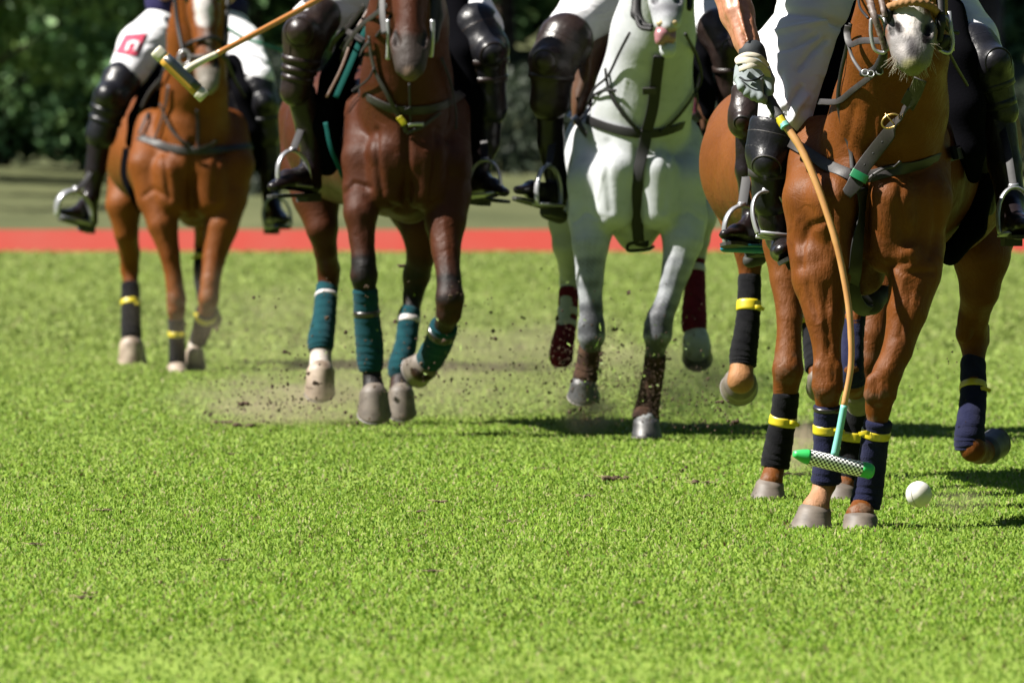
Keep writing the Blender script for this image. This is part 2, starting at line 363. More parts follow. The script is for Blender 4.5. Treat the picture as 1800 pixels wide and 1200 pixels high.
# ---------------------------------------------------------------- figures laid out joint by joint
class Fig:
    """joints are given as (photo x, photo y, metres behind the figure's own distance, radius in photo px)"""
    def __init__(s, d0, name, bx, label, cat, group=None):
        s.d0 = d0; g = P(bx, 600, d0); s.root = empty(name, (g.x, d0, 0), label, cat, group)
        s.b = Blob(); s.paint = []; s.bvh = None; s.marks = []; s.coat = 'coat'
    def q(s, x, y, dz=0): return np.array(P(x, y, s.d0 + dz))
    def r(s, px, dz=0): return px * (s.d0 + dz) / FPX
    def cone(s, A, B, k=.012, u=None, q=1.0, blob=None):
        (blob or s.b).cone(s.q(*A[:3]), s.q(*B[:3]), s.r(A[3], A[2]), s.r(B[3], B[2]), k, u, q)
    def chain(s, rows, k=.006, blob=None, u=None, q=1.0):
        for a, b in zip(rows[:-1], rows[1:]): s.cone(a, b, k, u, q, blob)
    def spot(s, A, B, col, soft=.01, deep=2.5): s.paint.append((s.q(*A[:3]), s.q(*B[:3]), s.r(A[3], A[2]), s.r(B[3], B[2]), np.array(col), soft, deep))
    def carve(s, A, B): s.b.carve(s.q(*A[:3]), s.q(*B[:3]), s.r(A[3], A[2]), s.r(B[3], B[2]))
    def groove(s, pts, w, depth):
        """muscle crease (depth>0) or vein/ridge (depth<0) along photo points on the front of the body"""
        for a, b in zip(pts[:-1], pts[1:]): s.marks.append((s.q(*a), s.q(*b), w, depth))
    def sculpt(s, V, Q):
        fn = np.cross(V[Q[:, 2]] - V[Q[:, 0]], V[Q[:, 3]] - V[Q[:, 1]]); N = np.zeros_like(V)
        for k in range(4): np.add.at(N, Q[:, k], fn)
        N /= np.linalg.norm(N, axis=1)[:, None] + 1e-12
        if np.mean(N[:, 2] * (V[:, 2] > np.median(V[:, 2]))) < 0: pass
        front = np.clip(-N[:, 1] * 3 + .4, 0, 1); push = np.zeros(len(V))
        D_ = {}
        for a, b, w, dp in s.marks:
            ab = b - a; ab2 = ab[0] ** 2 + ab[2] ** 2 + 1e-12; t = np.clip(((V[:, 0] - a[0]) * ab[0] + (V[:, 2] - a[2]) * ab[2]) / ab2, 0, 1)
            d = np.hypot(V[:, 0] - a[0] - t * ab[0], V[:, 2] - a[2] - t * ab[2]); g = np.exp(-(d / w) ** 2)
            push = np.where(np.abs(dp * g) > np.abs(push), -dp * g, push)
        near = V[:, 1] < s.d0 + .75
        return V + N * (push * front * near)[:, None]
    def build(s, res, base, name='body', freckle=None):
        V, Q = s.b.mesh(res); V = s.sculpt(V, Q) if s.marks else V
        C = np.tile(np.array(base, float), (len(V), 1))
        n1 = vnoise(V, 9, 3)[:, None]; C *= 1 + .10 * n1
        if freckle is not None:
            f = np.clip((vnoise(V, 55, 5) + vnoise(V, 30, 8)) * .8 - .1, 0, 1)[:, None]; C = C * (1 - f * freckle[1]) + np.array(freckle[0]) * f * freckle[1]
        mud = np.clip((vnoise(V, 70, 21) + vnoise(V, 33, 22) - .35) * 3, 0, 1) * np.clip((.62 - V[:, 2]) / .35, 0, 1) * .55
        C = C * (1 - mud[:, None]) + np.array([.20, .15, .11]) * mud[:, None]
        for a, b, ra, rb, col, soft, dp in s.paint:
            d = seg_dist(V[:, 0], V[:, 1], V[:, 2], a, b, ra, rb, (0, 1, 0), dp) + vnoise(V, 60, 9) * soft * .35
            t = np.clip(.5 - d / soft, 0, 1)[:, None]; C = C * (1 - t) + col * t
        s.body = mk_np(name, V, Q, s.coat, s.root, np.clip(C * .48, .002, 1))
        s.bvh = BVHTree.FromPolygons([Vector(v) for v in V], [tuple(f) for f in Q.tolist()])
        return s.body
    def cast(s, x, y, fb=None):
        o = Vector((0, 0, CAMH)); d = (P(x, y, s.d0) - o).normalized()
        h = s.bvh.ray_cast(o, d)
        if h[0] is None: return None
        return h[0], h[1]
    def strap(s, name, pts, wpx, m, parent=None, lift=.006, thick=.005, n=7, sm=4):
        """a strap lying on the body along points seen in the photo"""
        sp = spline(pts, n); out = []; nn = []
        for x, y in sp[:, :2]:
            h = s.cast(x, y)
            if h is None: out.append(None); nn.append(None)
            else: out.append(np.array(h[0]) + np.array(h[1]) * lift); nn.append(np.array(h[1]))
        good = [i for i, o in enumerate(out) if o is not None]
        if not good: return None
        for i in range(len(out)):
            if out[i] is None:
                j = min(good, key=lambda g: abs(g - i)); dd = out[j][1] - s.d0
                out[i] = s.q(sp[i][0], sp[i][1], dd); nn[i] = nn[j]
        out = np.array(out); nn = np.array(nn)
        for _ in range(sm):
            out[1:-1] = (out[:-2] + 2 * out[1:-1] + out[2:]) / 4; nn[1:-1] = (nn[:-2] + 2 * nn[1:-1] + nn[2:]) / 4
        out = out + nn * lift * .7
        w = s.r(wpx) if np.isscalar(wpx) else [s.r(a) for a in wpx]
        V, F = ribbon(out, nn, w, thick)
        return mk(name, V, F, m, parent or s.root)
    def line(s, name, pts, rpx, m, parent=None, seg=8, n=8, **kw):
        """free hanging cord or rod through (x, y, dz) points"""
        sp = spline(pts, n); path = [s.q(*p) for p in sp]
        r = s.r(rpx, pts[0][2]) if np.isscalar(rpx) else [s.r(a, pts[0][2]) for a in rpx]
        V, F = tube(path, r, seg, **kw); return mk(name, V, F, m, parent or s.root)
    def band(s, name, pts, wpx, m, parent=None, nrmv=(0, -1, 0), thick=.004, n=8):
        """free hanging flat strap, its face towards nrmv"""
        sp = spline(pts, n); path = [s.q(*p) for p in sp]
        w = s.r(wpx, pts[0][2]) if np.isscalar(wpx) else [s.r(a, pts[0][2]) for a in wpx]
        V, F = ribbon(path, [nrmv] * len(path), w, thick); return mk(name, V, F, m, parent or s.root)
    def wrap(s, rows, m, tapes=(), seed=0, label=None, pitch=.034):
        """bandage round a cannon bone; tapes=(t, length in t, material)"""
        A = spline([(x, y, z, r) for x, y, z, r in rows], 14); path = np.array([s.q(*p[:3]) for p in A]); rad = np.array([s.r(p[3], p[2]) for p in A])
        L = np.sum(np.linalg.norm(np.diff(path, axis=0), axis=1)); N = max(40, int(L / .0045))
        tt = np.linspace(0, 1, len(path)); t2 = np.linspace(0, 1, N)
        path = np.stack([np.interp(t2, tt, path[:, i]) for i in range(3)], 1); rad = np.interp(t2, tt, rad)
        ph = seed * 1.7
        def mod(t, a):
            h = t * L / pitch + a / (2 * math.pi) * (.35 if seed % 2 else -.35) + ph + .12 * math.sin(a * 2 + seed)
            f = h - math.floor(h)
            e = 1 + .055 * (f if f < .9 else (1 - f) * 9) + .012 * math.sin(a * 3 + t * 17 + seed)
            if t < .03: e *= .9 + t * 3.3
            if t > .97: e *= .9 + (1 - t) * 3.3
            return e
        V, F = tube(path, rad, 30, mod=mod)
        o = mk('leg_wrap', V, F, m, s.root)
        if label: o['label'] = label
        for t0, dt, tm in tapes:
            i0 = int(t0 * (N - 1)); i1 = min(N, max(i0 + 3, int((t0 + dt) * (N - 1)) + 1))
            V, F = tube(path[i0:i1], rad[i0:i1] * 1.085, 30, mod=lambda t, a: (.965 if t < .01 or t > .99 else 1) * (1 + .01 * math.sin(5 * a + seed)))
            tb = mk('tape_band', V, F, tm, o)
            if tm == 'tape_yellow':      # loose end of the tape
                j = (i0 + i1) // 2; ax_ = nrm(path[min(N - 1, j + 3)] - path[max(0, j - 3)]); sg = 1 if seed % 2 else -1; sd_ = nrm(np.cross(ax_, (0, 1., 0))) * sg
                c0_ = path[j] + (sd_ * .45 + np.array([0, -.98, 0])) * rad[j] * 1.09
                V, F = ribbon([c0_, c0_ + sd_ * .012 - ax_ * .001 + np.array([0, -.002, 0]), c0_ + sd_ * .024 + ax_ * .003 + np.array([0, .001, 0]), c0_ + sd_ * .034 + ax_ * .009 + np.array([0, .006, 0])], [(0, -1, 0)] * 4, .013, .0012)
                mk('tape_end', V, F, tm, o)
        return o
    def hoof(s, top, bot, m='hoof', fwd=(0, -1, 0), shoe=True, depth=1.12, normal=None):
        """top=(x,y,dz,r) coronet, bot=(x,y,dz,r) ground surface"""
        c0 = s.q(*top[:3]); c1 = s.q(*bot[:3]); r0 = s.r(top[3], top[2]); r1 = s.r(bot[3], bot[2]); ax = nrm(c1 - c0)
        n1 = nrm(np.array(normal, float)) if normal is not None else ax
        f = np.array(fwd, float)
        V = []; F = []; SG = 36
        prof = [(-.32, .62), (-.16, .80), (-.04, .93), (.05, 1.0), (.12, 1.0), (.3, .985), (.5, .98), (.75, .985), (.92, 1.0), (.98, .985), (1.0, .93), (1.0, .80), (.93, .74), (.9, .3)]
        for t, g in prof:
            c = c0 + (c1 - c0) * t; tc = min(1, max(0, t)); r = (r0 + (r1 - r0) * tc) * g; nn = nrm((ax - f * (.42 if normal is not None and abs(n1[2]) > .95 else .0)) * (1 - tc) + n1 * tc)
            ff = nrm(f - nn * f.dot(nn)); sd_ = np.cross(nn, ff)
            for k in range(SG):
                a = 2 * math.pi * k / SG; ca, sa = math.cos(a), math.sin(a)
                e = depth if ca > 0 else .92
                ridge = 1 + .006 * math.sin(t * 60)
                p_ = c + (ff * ca * e + sd_ * sa) * r * ridge
                if ca < 0 and t > .05: p_ = p_ - nn * 0.0
                V.append(p_)
        n = len(prof)
        for i in range(n - 1):
            for k in range(SG):
                k2 = (k + 1) % SG; F.append((i * SG + k, i * SG + k2, (i + 1) * SG + k2, (i + 1) * SG + k))
        F.append(tuple(range(SG))[::-1]); F.append(tuple((n - 1) * SG + k for k in range(SG)))
        o = mk('hoof', V, F, m, s.root)
        if shoe:
            ff = nrm(f - n1 * f.dot(n1)); sd_ = np.cross(n1, ff); c = c1 + n1 * .003
            pts = [c + (ff * math.cos(a) * (depth if math.cos(a) > 0 else .95) + sd_ * math.sin(a)) * r1 * .9 for a in np.linspace(-2.5, 2.5, 26)]
            V, F = tube(pts, r1 * .13, 8, flat=n1, q=.5); mk('horseshoe', V, F, 'shoe', o)
        return o
    def decal(s, name, quad, m, parent=None, lift=.004, n=10, holes=None):
        """thin cloth patch lying on the surface inside four photo points"""
        q0, q1, q2, q3 = [np.array(p, float) for p in quad]; V = []; F = []; ix = {}
        for i in range(n + 1):
            for j in range(n + 1):
                u, v = i / n, j / n; p = (q0 * (1 - u) + q1 * u) * (1 - v) + (q3 * (1 - u) + q2 * u) * v; h = s.cast(*p)
                if h: ix[i, j] = len(V); V.append(np.array(h[0]) + np.array(h[1]) * lift)
        for i in range(n):
            for j in range(n):
                k = [(i, j), (i + 1, j), (i + 1, j + 1), (i, j + 1)]
                if all(c in ix for c in k): F.append(tuple(ix[c] for c in k))
        o = mk(name, V, F, m, parent or s.root); sm = o.modifiers.new('thick', 'SOLIDIFY'); sm.thickness = .002; return o
    # ---------------- parts of riders
    def blob(s, name, m, rows_list, res=.009, k=.008, parent=None, u=None, q=1.0, extra=None):
        b = Blob()
        for rows in rows_list: s.chain(rows, k, b, u, q)
        if extra: extra(b)
        V, Q = b.mesh(res); return mk_np(name, V, Q, m, parent or s.root)
    def knee_pad(s, top, mid, bot, cap, m='pad_brown', straps=(.62, .78, .93), res=.0065, strap_m=None, trim=False):
        """polo knee guard: cuff above the knee, knee cap dome, long shin panel and straps"""
        b = Blob(); s.chain([top, mid, bot], .008, b)
        ft = s.q(*top[:3]); fm = s.q(*mid[:3]); fb = s.q(*bot[:3]); a = nrm(fm - ft)
        rt = s.r(top[3], top[2]); rb = s.r(bot[3], bot[2])
        b.cone(ft, ft + a * .02, rt * 1.10, rt * 1.07, .004)
        a2 = nrm(fb - fm); b.cone(fb - a2 * .022, fb, rb * 1.10, rb * 1.13, .004)
        cx = s.q(*cap[:3]); b.ball(cx, s.r(cap[3], cap[2]), .005)
        if trim: R_ = rt * 2.6; b.carve(ft - a * (R_ + rt * .02), ft - a * (R_ + rt * .02), R_, R_)
        V, Q = b.mesh(res); o = mk_np('knee_pad', V, Q, m, s.root)
        for t in straps:
            c = fm + (fb - fm) * t; r = (s.r(mid[3], mid[2]) * (1 - t) + rb * t)
            V, F = tube([c - a2 * .014, c - a2 * .012, c + a2 * .012, c + a2 * .014], [r * 1.0, r * 1.075, r * 1.075, r * 1.0], 28); mk('strap', V, F, strap_m or m, o)
        # rolled rims, side seams and a small buckle
        for c, r in ((ft + a * rt * .35, rt * 1.055), (fm, s.r(mid[3], mid[2]) * 1.03)):
            u_ = nrm(np.cross(a, (0, 1., 0))); v_ = nrm(np.cross(a, u_)); V, F = ring(c, u_, v_, r, r, .0038, 30, seg=6); mk('piping', V, F, strap_m or m, o)
        u_ = nrm(np.cross(a2, (0, 1., 0)))
        for sg in (-1, 1):
            pp = [c_ + (u_ * sg * .62 + np.array([0, -.80, 0])) * r_ for c_, r_ in ((ft + a * rt * .5, rt * .96), (fm, s.r(mid[3], mid[2])), ((fm + fb) / 2, (s.r(mid[3], mid[2]) + rb) / 2), (fb - a2 * .02, rb * 1.02))]
            V, F = tube(spline(pp, 4), .0028, 6); mk('seam', V, F, strap_m or m, o)
        # stitched rim round the knee cap
        v = nrm(np.cross(a, np.array([0, 1., 0]))); n_ = nrm(cx - (fm + ft) / 2 + np.array([0, -.02, 0])); u1 = nrm(np.cross(n_, a)); u2 = np.cross(n_, u1)
        rr = s.r(cap[3], cap[2])
        V, F = ring(cx + n_ * rr * .45, u1, u2, rr * .92, rr * .92, .0035); mk('piping', V, F, strap_m or m, o)
        return o
    def boot(s, shaft, heel, ball, toe, m='boot', res=.0065, sole='sole', flare=True):
        b = Blob(); s.chain(shaft, .006, b); an = shaft[-1]
        s.cone(an, (heel[0], heel[1], heel[2], heel[3]), .008, blob=b)
        up = nrm(s.q(*an[:3]) - (s.q(*heel[:3]) + s.q(*ball[:3])) / 2)
        fd = nrm(s.q(*toe[:3]) - s.q(*heel[:3])); up = nrm(up - fd * up.dot(fd))
        s.cone(heel, ball, .008, blob=b); s.cone((an[0], an[1], an[2], an[3] * .85), (ball[0], ball[1], ball[2], ball[3] * .8), .01, blob=b)
        s.cone(ball, toe, .008, u=up, q=.72, blob=b)
        V, Q = b.mesh(res); o = mk_np('boot', V, Q, m, s.root)
        # welted sole and heel block
        sd_ = np.cross(fd, up); H0 = s.q(*heel[:3]); B0 = s.q(*ball[:3]); T0 = s.q(*toe[:3]); L = np.linalg.norm(T0 - H0) + s.r(toe[3], toe[2]) * .95
        dn = -up * (s.r(ball[3], ball[2]) * .86); wv = [(-.12, .55), (-.08, .78), (0, .86), (.2, .80), (.4, .78), (.6, .98), (.75, 1.06), (.88, .95), (.96, .65), (1.0, .2)]
        rb_ = s.r(ball[3], ball[2]); V = []; F = []
        for t, ww in wv:
            c = H0 + fd * L * t
            for a_, h_ in ((-1, 0), (1, 0), (1, -.012), (-1, -.012)): V.append(c + dn + sd_ * a_ * ww * rb_ + up * h_)
        for i in range(len(wv) - 1):
            for k in range(4): F.append((i * 4 + k, i * 4 + (k + 1) % 4, i * 4 + 4 + (k + 1) % 4, i * 4 + 4 + k))
        F += [(3, 2, 1, 0), tuple(len(V) - 4 + i for i in range(4))]
        n = len(V)
        for t, ww in ((-.1, .7), (.24, .74)):
            for a_, h_ in ((-1, -.013), (1, -.013), (1, -.036), (-1, -.036)): V.append(H0 + fd * L * t + dn + sd_ * a_ * ww * rb_ + up * h_)
        for k in range(4): F.append((n + k, n + (k + 1) % 4, n + 4 + (k + 1) % 4, n + 4 + k))
        F += [(n + 3, n + 2, n + 1, n), (n + 4, n + 5, n + 6, n + 7)]
        mk('sole', V, F, sole, o, smooth=False)
        return o
    def stirrup(s, a, top, b, rpx, parent, m='steel', leather=None, lm='black_leather', lw=15, tread='steel', bow=.72):
        """arched iron from foot a over top to foot b with its tread, and the leather that carries it"""
        A = s.q(*a); T = s.q(*top); B = s.q(*b); mid = (A + B) / 2; up = T - mid; u = (B - A) / 2
        pts = [A + up * 0.02, A + up * .12 - u * .05]
        for t in np.linspace(math.pi, 0, 17): pts.append(mid + u * math.cos(t) * (1.06) + up * (.30 + .70 * math.sin(t)))
        pts += [B + up * .12 + u * .05, B + up * .02]
        nn = nrm(np.cross(u, up)); r = s.r(rpx, a[2]) * .8
        V, F = tube(spline(pts, 3), r, 10, flat=nn, q=1.9, ref=nn); o = mk('stirrup', V, F, m, parent)
        V, F = tube([A - u * .03, A + u * .3, B - u * .3, B + u * .03], r * 1.6, 10, flat=up, q=.55); t1 = tube([A + nn * .022, B + nn * .022], r * .9, 8); t2 = tube([A - nn * .022, B - nn * .022], r * .9, 8)
        V, F = join((V, F), t1, t2); mk('stirrup_tread', V, F, tread, o)
        # eye at the crown
        e = T + nrm(up) * r * .6; uu = nrm(u)
        V, F = join(tube([e - uu * .016, e - uu * .015, e + uu * .015, e + uu * .016], [r * .5, r * 1.6, r * 1.6, r * .5], 10)); mk('stirrup_eye', V, F, m, o)
        if leather:
            pts = [(top[0], top[1], top[2])] + leather; s.band('stirrup_leather', pts, lw, lm, parent, nrmv=(-.3, -1, .1))
        return o

def torso(f, pelvis, chest, neck, shirt, sh_l, el_l, wr_l, sh_r, el_r, wr_r, head, bare_l=False, bare_r=False, legs=(), helmet='helmet'):
    """rider's continuous body (skin) with the shirt over it and a helmet; legs are the joint rows under the breeches"""
    b = Blob()
    def dup_(rows, g): return [(x, y, z, r * g) for x, y, z, r in rows]
    for rows in legs: f.chain(dup_(rows, .42), .008, b)
    f.chain([pelvis, chest], .02, b); f.chain([(neck[0], neck[1], neck[2], neck[3]), (head[0], head[1], head[2], neck[3])], .01, b)
    f.chain([chest, (neck[0], neck[1], neck[2], neck[3])], .02, b)
    for sh, el, wr in ((sh_l, el_l, wr_l), (sh_r, el_r, wr_r)):
        f.chain([(chest[0], chest[1], chest[2], sh[3]), sh, el, wr], .01, b)
    hr = head[3]
    f.cone(head, (head[0], head[1] + hr * .5, head[2] - .02, hr * .72), .01, blob=b)
    f.cone((head[0], head[1] + hr * .15, head[2] - .10, hr * .16), (head[0], head[1] + hr * .4, head[2] - .125, hr * .2), .006, blob=b)
    for sx in (-1, 1): f.cone((head[0] + sx * hr * .92, head[1] + hr * .2, head[2] + .01, hr * .16), (head[0] + sx * hr * .92, head[1] + hr * .45, head[2] + .01, hr * .12), .004, blob=b)
    for sx in (-1, 1): b.carve(f.q(head[0] + sx * hr * .36, head[1] + hr * .12, head[2] - .105), f.q(head[0] + sx * hr * .4, head[1] + hr * .12, head[2] - .105), f.r(hr * .14), f.r(hr * .14))
    V, Q = b.mesh(.010); mk_np('body', V, Q, 'skin', f.root)
    rows = [[dup_([pelvis], 1.06)[0], dup_([chest], 1.06)[0]], [dup_([chest], 1.0)[0], (neck[0], neck[1], neck[2], neck[3] * 1.15)]]
    for sh, el, wr in ((sh_l, el_l, wr_l), (sh_r, el_r, wr_r)):
        mid = tuple(a * .25 + c * .75 for a, c in zip(sh, el))
        rows.append([(chest[0], chest[1], chest[2], sh[3] * 1.1), dup_([sh], 1.18)[0], dup_([mid], 1.25)[0]])
    f.blob('shirt', shirt, rows, .012, .016)
    b = Blob(); f.cone((head[0], head[1] - hr * .25, head[2] + .0, hr * 1.22), (head[0], head[1] - hr * .45, head[2] + .02, hr * 1.1), .006, blob=b)
    f.cone((head[0], head[1] - hr * .05, head[2] - .06, hr * .9), (head[0], head[1] - hr * .0, head[2] - .15, hr * .6), .006, u=(0, 0, 1), q=.25, blob=b)
    V, Q = b.mesh(.010); mk_np('helmet', V, Q, helmet, f.root)
    face = nrm(np.array([0, -1, 0]))
    for sx in (-1, 1):
        V, Q = Blob().ball(f.q(head[0] + sx * hr * .36, head[1] + hr * .14, head[2] - .085), .0125, .003).mesh(.003); mk_np('eye', V, Q, 'eye', f.root)

def horse_head(f, poll, lips, s, open_=0.0, dark=(.02, .015, .014), ear=True, width=1.0):
    """poll and lips are (x, y, dz); s = photo px per metre here"""
    p0 = np.array(poll, float); p1 = np.array(lips, float)
    def at(t, lat=0, back=0, r=.05): 
        p = p0 + (p1 - p0) * t; return (p[0] + lat * s * width, p[1], p[2] + back, r * s)
    f.cone(at(0, 0, .02, .075), at(.35, 0, 0, .07)); f.cone(at(.35, 0, 0, .066), at(.86, 0, 0, .040), .012)
    for sx in (-1, 1):
        f.cone(at(.12, sx * .045, .06, .055), at(.42, sx * .036, .07, .055), .012)
        f.cone(at(.42, sx * .03, .06, .045), at(.80, sx * .018, .045, .030), .010)
        f.cone(at(.22, sx * .062, .01, .026), at(.34, sx * .055, .0, .018), .008)      # brow and cheek ridge
        f.cone(at(.35, sx * .060, .01, .014), at(.62, sx * .050, .02, .008), .008)
        f.cone(at(.70, sx * .034, .0, .020), at(.80, sx * .047, .004, .030), .006)     # nostril wing
        f.cone(at(.84, sx * .034, .012, .038), at(.955, sx * .026, .01, .032), .008)
        f.carve(at(.74, sx * .055, -.026, .009), at(.80, sx * .049, -.033, .017))
        f.spot(at(.735, sx * .056, -.026, .010), at(.80, sx * .050, -.033, .019), (.010, .007, .007), .006, 2)
        if ear:
            f.cone(at(-.02, sx * .05, .04, .03), at(-.22, sx * .075, .03, .010), .006)
    f.cone(at(.93, 0, -.005, .035), at(.985, 0, .0, .030), .008)                         # upper lip
    f.cone(at(.70 + open_ * .05, 0, .085 + open_ * .03, .035), at(.985 + open_ * .16, 0, .055 + open_ * .02, .036), .008)   # lower jaw and lip
    for sx in (-1, 1):
        c = at(.27, sx * .078, -.012, .02); V, Q = Blob().ball(f.q(*c[:3]), .020, .004).mesh(.004); mk_np('eye', V, Q, 'eye', f.root)
    return at

BAY = (.20, .066, .021)

# ================================================================ the leading chestnut horse
E = Fig(26.85, 'polo_horse', 1530, 'chestnut polo horse in navy leg bandages, nearest the ball, pale face at the top right', 'horse', 'polo horses galloping towards the camera')
S = 558
f = E
# trunk
f.cone((1518, 330, .28, 118), (1545, 310, .6, 142), .02); f.cone((1545, 305, .6, 142), (1618, 300, 1.15, 158), .02)
f.cone((1618, 295, 1.15, 158), (1655, 250, 1.7, 140), .02); f.cone((1655, 230, 1.75, 120), (1655, 300, 1.9, 105), .02)
f.cone((1570, 160, .6, 70), (1560, 250, .6, 120), .02)
# shoulders and chest muscles
for A, B in (((1440, 255, .30, 52), (1428, 350, .10, 50)), ((1428, 350, .10, 50), (1436, 420, .10, 50)), ((1615, 250, .30, 55), (1620, 350, .10, 52)), ((1620, 350, .1, 52), (1608, 430, .1, 46)),
             ((1462, 350, .02, 46), (1478, 440, .04, 42)), ((1568, 350, .02, 46), (1560, 440, .04, 42)), ((1518, 250, .12, 70), (1516, 330, .10, 60)), ((1512, 440, .15, 50), (1516, 480, .2, 40)),
             ((1500, 300, .03, 20), (1455, 385, -.01, 16)), ((1545, 300, .03, 20), (1590, 385, -.01, 16))):
    f.cone(A, B, .010)
# neck
f.chain([(1545, 280, .25, 108), (1565, 190, .08, 98), (1580, 80, -.08, 86), (1592, -60, -.20, 74), (1600, -190, -.26, 62)], .015)
f.chain([(1500, 250, .12, 34), (1512, 150, -.02, 24), (1535, 20, -.16, 18)], .012)
# forelegs
f.chain([(1440, 430, .12, 56), (1443, 490, .06, 50), (1450, 560, .02, 33), (1454, 625, .0, 23), (1455, 650, -.01, 24), (1455, 682, -.02, 24.5), (1454, 704, 0, 20), (1453, 760, .02, 16), (1452, 825, .03, 16.5), (1450, 848, .04, 20), (1443, 868, .03, 16.5), (1434, 893, -.01, 26)], .005)
f.cone((1438, 645, -.03, 10), (1438, 680, -.03, 11), .004); f.cone((1472, 645, -.03, 9), (1472, 680, -.03, 10), .004)
f.cone((1425, 455, .04, 30), (1434, 540, .02, 20), .008); f.cone((1468, 470, .06, 26), (1462, 560, .03, 16), .008)
f.chain([(1612, 430, .12, 50), (1608, 480, .05, 45), (1595, 545, .0, 35), (1578, 615, -.03, 26), (1560, 655, -.05, 25), (1548, 690, -.05, 26), (1544, 715, -.03, 22), (1538, 770, 0, 17), (1526, 850, .03, 16.5), (1521, 872, .04, 20), (1516, 890, .02, 19), (1512, 907, -.02, 27)], .005)
f.cone((1532, 668, -.07, 11), (1530, 695, -.07, 12), .004); f.cone((1566, 668, -.06, 10), (1564, 695, -.06, 11), .004)
f.cone((1592, 450, .0, 26), (1585, 540, -.02, 18), .008); f.cone((1630, 460, .05, 26), (1608, 560, .02, 16), .008)
# near hind (photo right), lifted and folded
f.chain([(1690, 300, 1.72, 88), (1722, 400, 1.55, 66), (1725, 450, 1.48, 50), (1722, 510, 1.50, 34), (1712, 555, 1.62, 26), (1708, 585, 1.68, 27), (1712, 610, 1.68, 21), (1712, 680, 1.60, 17), (1706, 765, 1.50, 18), (1710, 788, 1.50, 22), (1722, 795, 1.56, 19), (1736, 790, 1.64, 22)], .006)
f.cone((1698, 560, 1.58, 15), (1694, 590, 1.60, 14), .005); f.cone((1728, 575, 1.72, 12), (1728, 600, 1.70, 12), .005)
# far hind (photo left), lifted behind the forelegs
f.chain([(1560, 330, 1.7, 88), (1528, 430, 1.5, 60), (1515, 480, 1.5, 32), (1508, 515, 1.55, 22), (1500, 560, 1.5, 16), (1497, 650, 1.42, 17), (1498, 672, 1.45, 20), (1505, 690, 1.50, 18)], .006)
# dock and tied-up tail
f.chain([(1655, 200, 2.0, 26), (1660, 260, 2.12, 30), (1660, 400, 2.15, 20)], .01)
at = horse_head(f, (1592, -196, -.36), (1604, 118, -.70), S * 1.07)
CH = (.165, .050, .006)
# pale blaze over the nose, grey muzzle, dark nostrils
f.spot((1604, 60, -.68, 46), (1604, 112, -.66, 40), (.23, .22, .22), .03, 4)
f.spot((1600, -140, -.6, 20), (1600, 10, -.7, 27), (.72, .68, .66), .015, 6)
f.spot((1601, 10, -.7, 25), (1600, 50, -.75, 15), (.74, .70, .68), .02, 6); f.spot((1586, 84, -.7, 6), (1590, 100, -.7, 5), (.42, .40, .40), .02, 6)
f.spot((1600, 66, -.75, 6), (1606, 92, -.72, 10), (.07, .065, .07), .02, 6)
for x0, y0, x1, y1, r_ in ((1577, 44, 1582, 52, 8.5), (1633, 50, 1629, 70, 8.5)):
    f.spot((x0, y0, -.7, r_), (x1, y1, -.7, r_), (.010, .007, .007), .006, 6)
f.spot((1598, 116, -.68, 14), (1610, 116, -.68, 14), (.25, .25, .12), .02, 6)
f.spot((1443, 868, .0, 22), (1434, 890, -.05, 28), (.42, .22, .12), .03); f.spot((1440, 800, .0, 24), (1430, 900, -.05, 10), (.42, .22, .12), .02)
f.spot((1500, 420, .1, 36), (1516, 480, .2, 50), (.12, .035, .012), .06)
f.groove([(1408, 470), (1411, 430), (1424, 398), (1450, 388)], .012, 0.0091)
f.groove([(1458, 320), (1462, 380), (1456, 430), (1480, 470)], .016, 0.0091); f.groove([(1520, 330), (1518, 400), (1516, 470)], .016, 0.0143)
f.groove([(1528, 452), (1556, 470), (1590, 462)], .014, 0.0091); f.groove([(1568, 470), (1600, 480), (1640, 478)], .010, 0.0065)
f.groove([(1585, 320), (1576, 370), (1592, 430)], .014, 0.0078); f.groove([(1640, 330), (1648, 400), (1636, 450)], .014, 0.0078)
f.groove([(1500, 190), (1488, 250)], .012, 0.0052); f.groove([(1532, 200), (1528, 290)], .014, 0.0065); f.groove([(1556, 180), (1552, 250)], .012, 0.0052)
for pts in ([(1428, 480), (1440, 530), (1446, 590), (1444, 630)], [(1466, 500), (1460, 560), (1466, 610)], [(1612, 500), (1590, 560), (1568, 620), (1556, 650)], [(1586, 490), (1574, 550)], [(1402, 380), (1396, 420), (1402, 450)], [(1630, 500), (1606, 560), (1592, 590)]):
    f.groove(pts, .006, -0.0020)
for pts in ([(1420, 500), (1436, 560)], [(1452, 500), (1452, 570), (1456, 620)], [(1600, 520), (1580, 590)]): f.groove(pts, .009, 0.0046)
for x, y in ((1455, 660), (1546, 690)): f.groove([(x - 8, y - 22), (x - 6, y + 8)], .006, 0.0026); f.groove([(x + 9, y - 20), (x + 8, y + 10)], .006, 0.0026)
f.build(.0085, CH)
f.hoof((1434, 892, -.01, 28), (1424, 927, -.04, 38), fwd=(-.25, -1, 0), normal=(0, 0, -1))
f.hoof((1513, 905, -.02, 29), (1512, 936, -.05, 35), fwd=(0, -1, 0), normal=(0, 0, -1))
f.hoof((1733, 790, 1.62, 25), (1750, 776, 1.70, 27), 'hoof_dark', fwd=(.5, .2, -1))
f.hoof((1503, 688, 1.50, 21), (1511, 706, 1.56, 25), fwd=(.2, .1, -1))
f.wrap([(1454, 711, .0, 23), (1453, 760, .02, 23), (1453, 815, .03, 24), (1452, 849, .04, 27)], 'wrap_navy', [(.03, .05, 'tape_dark'), (.25, .11, 'tape_yellow')], 1)
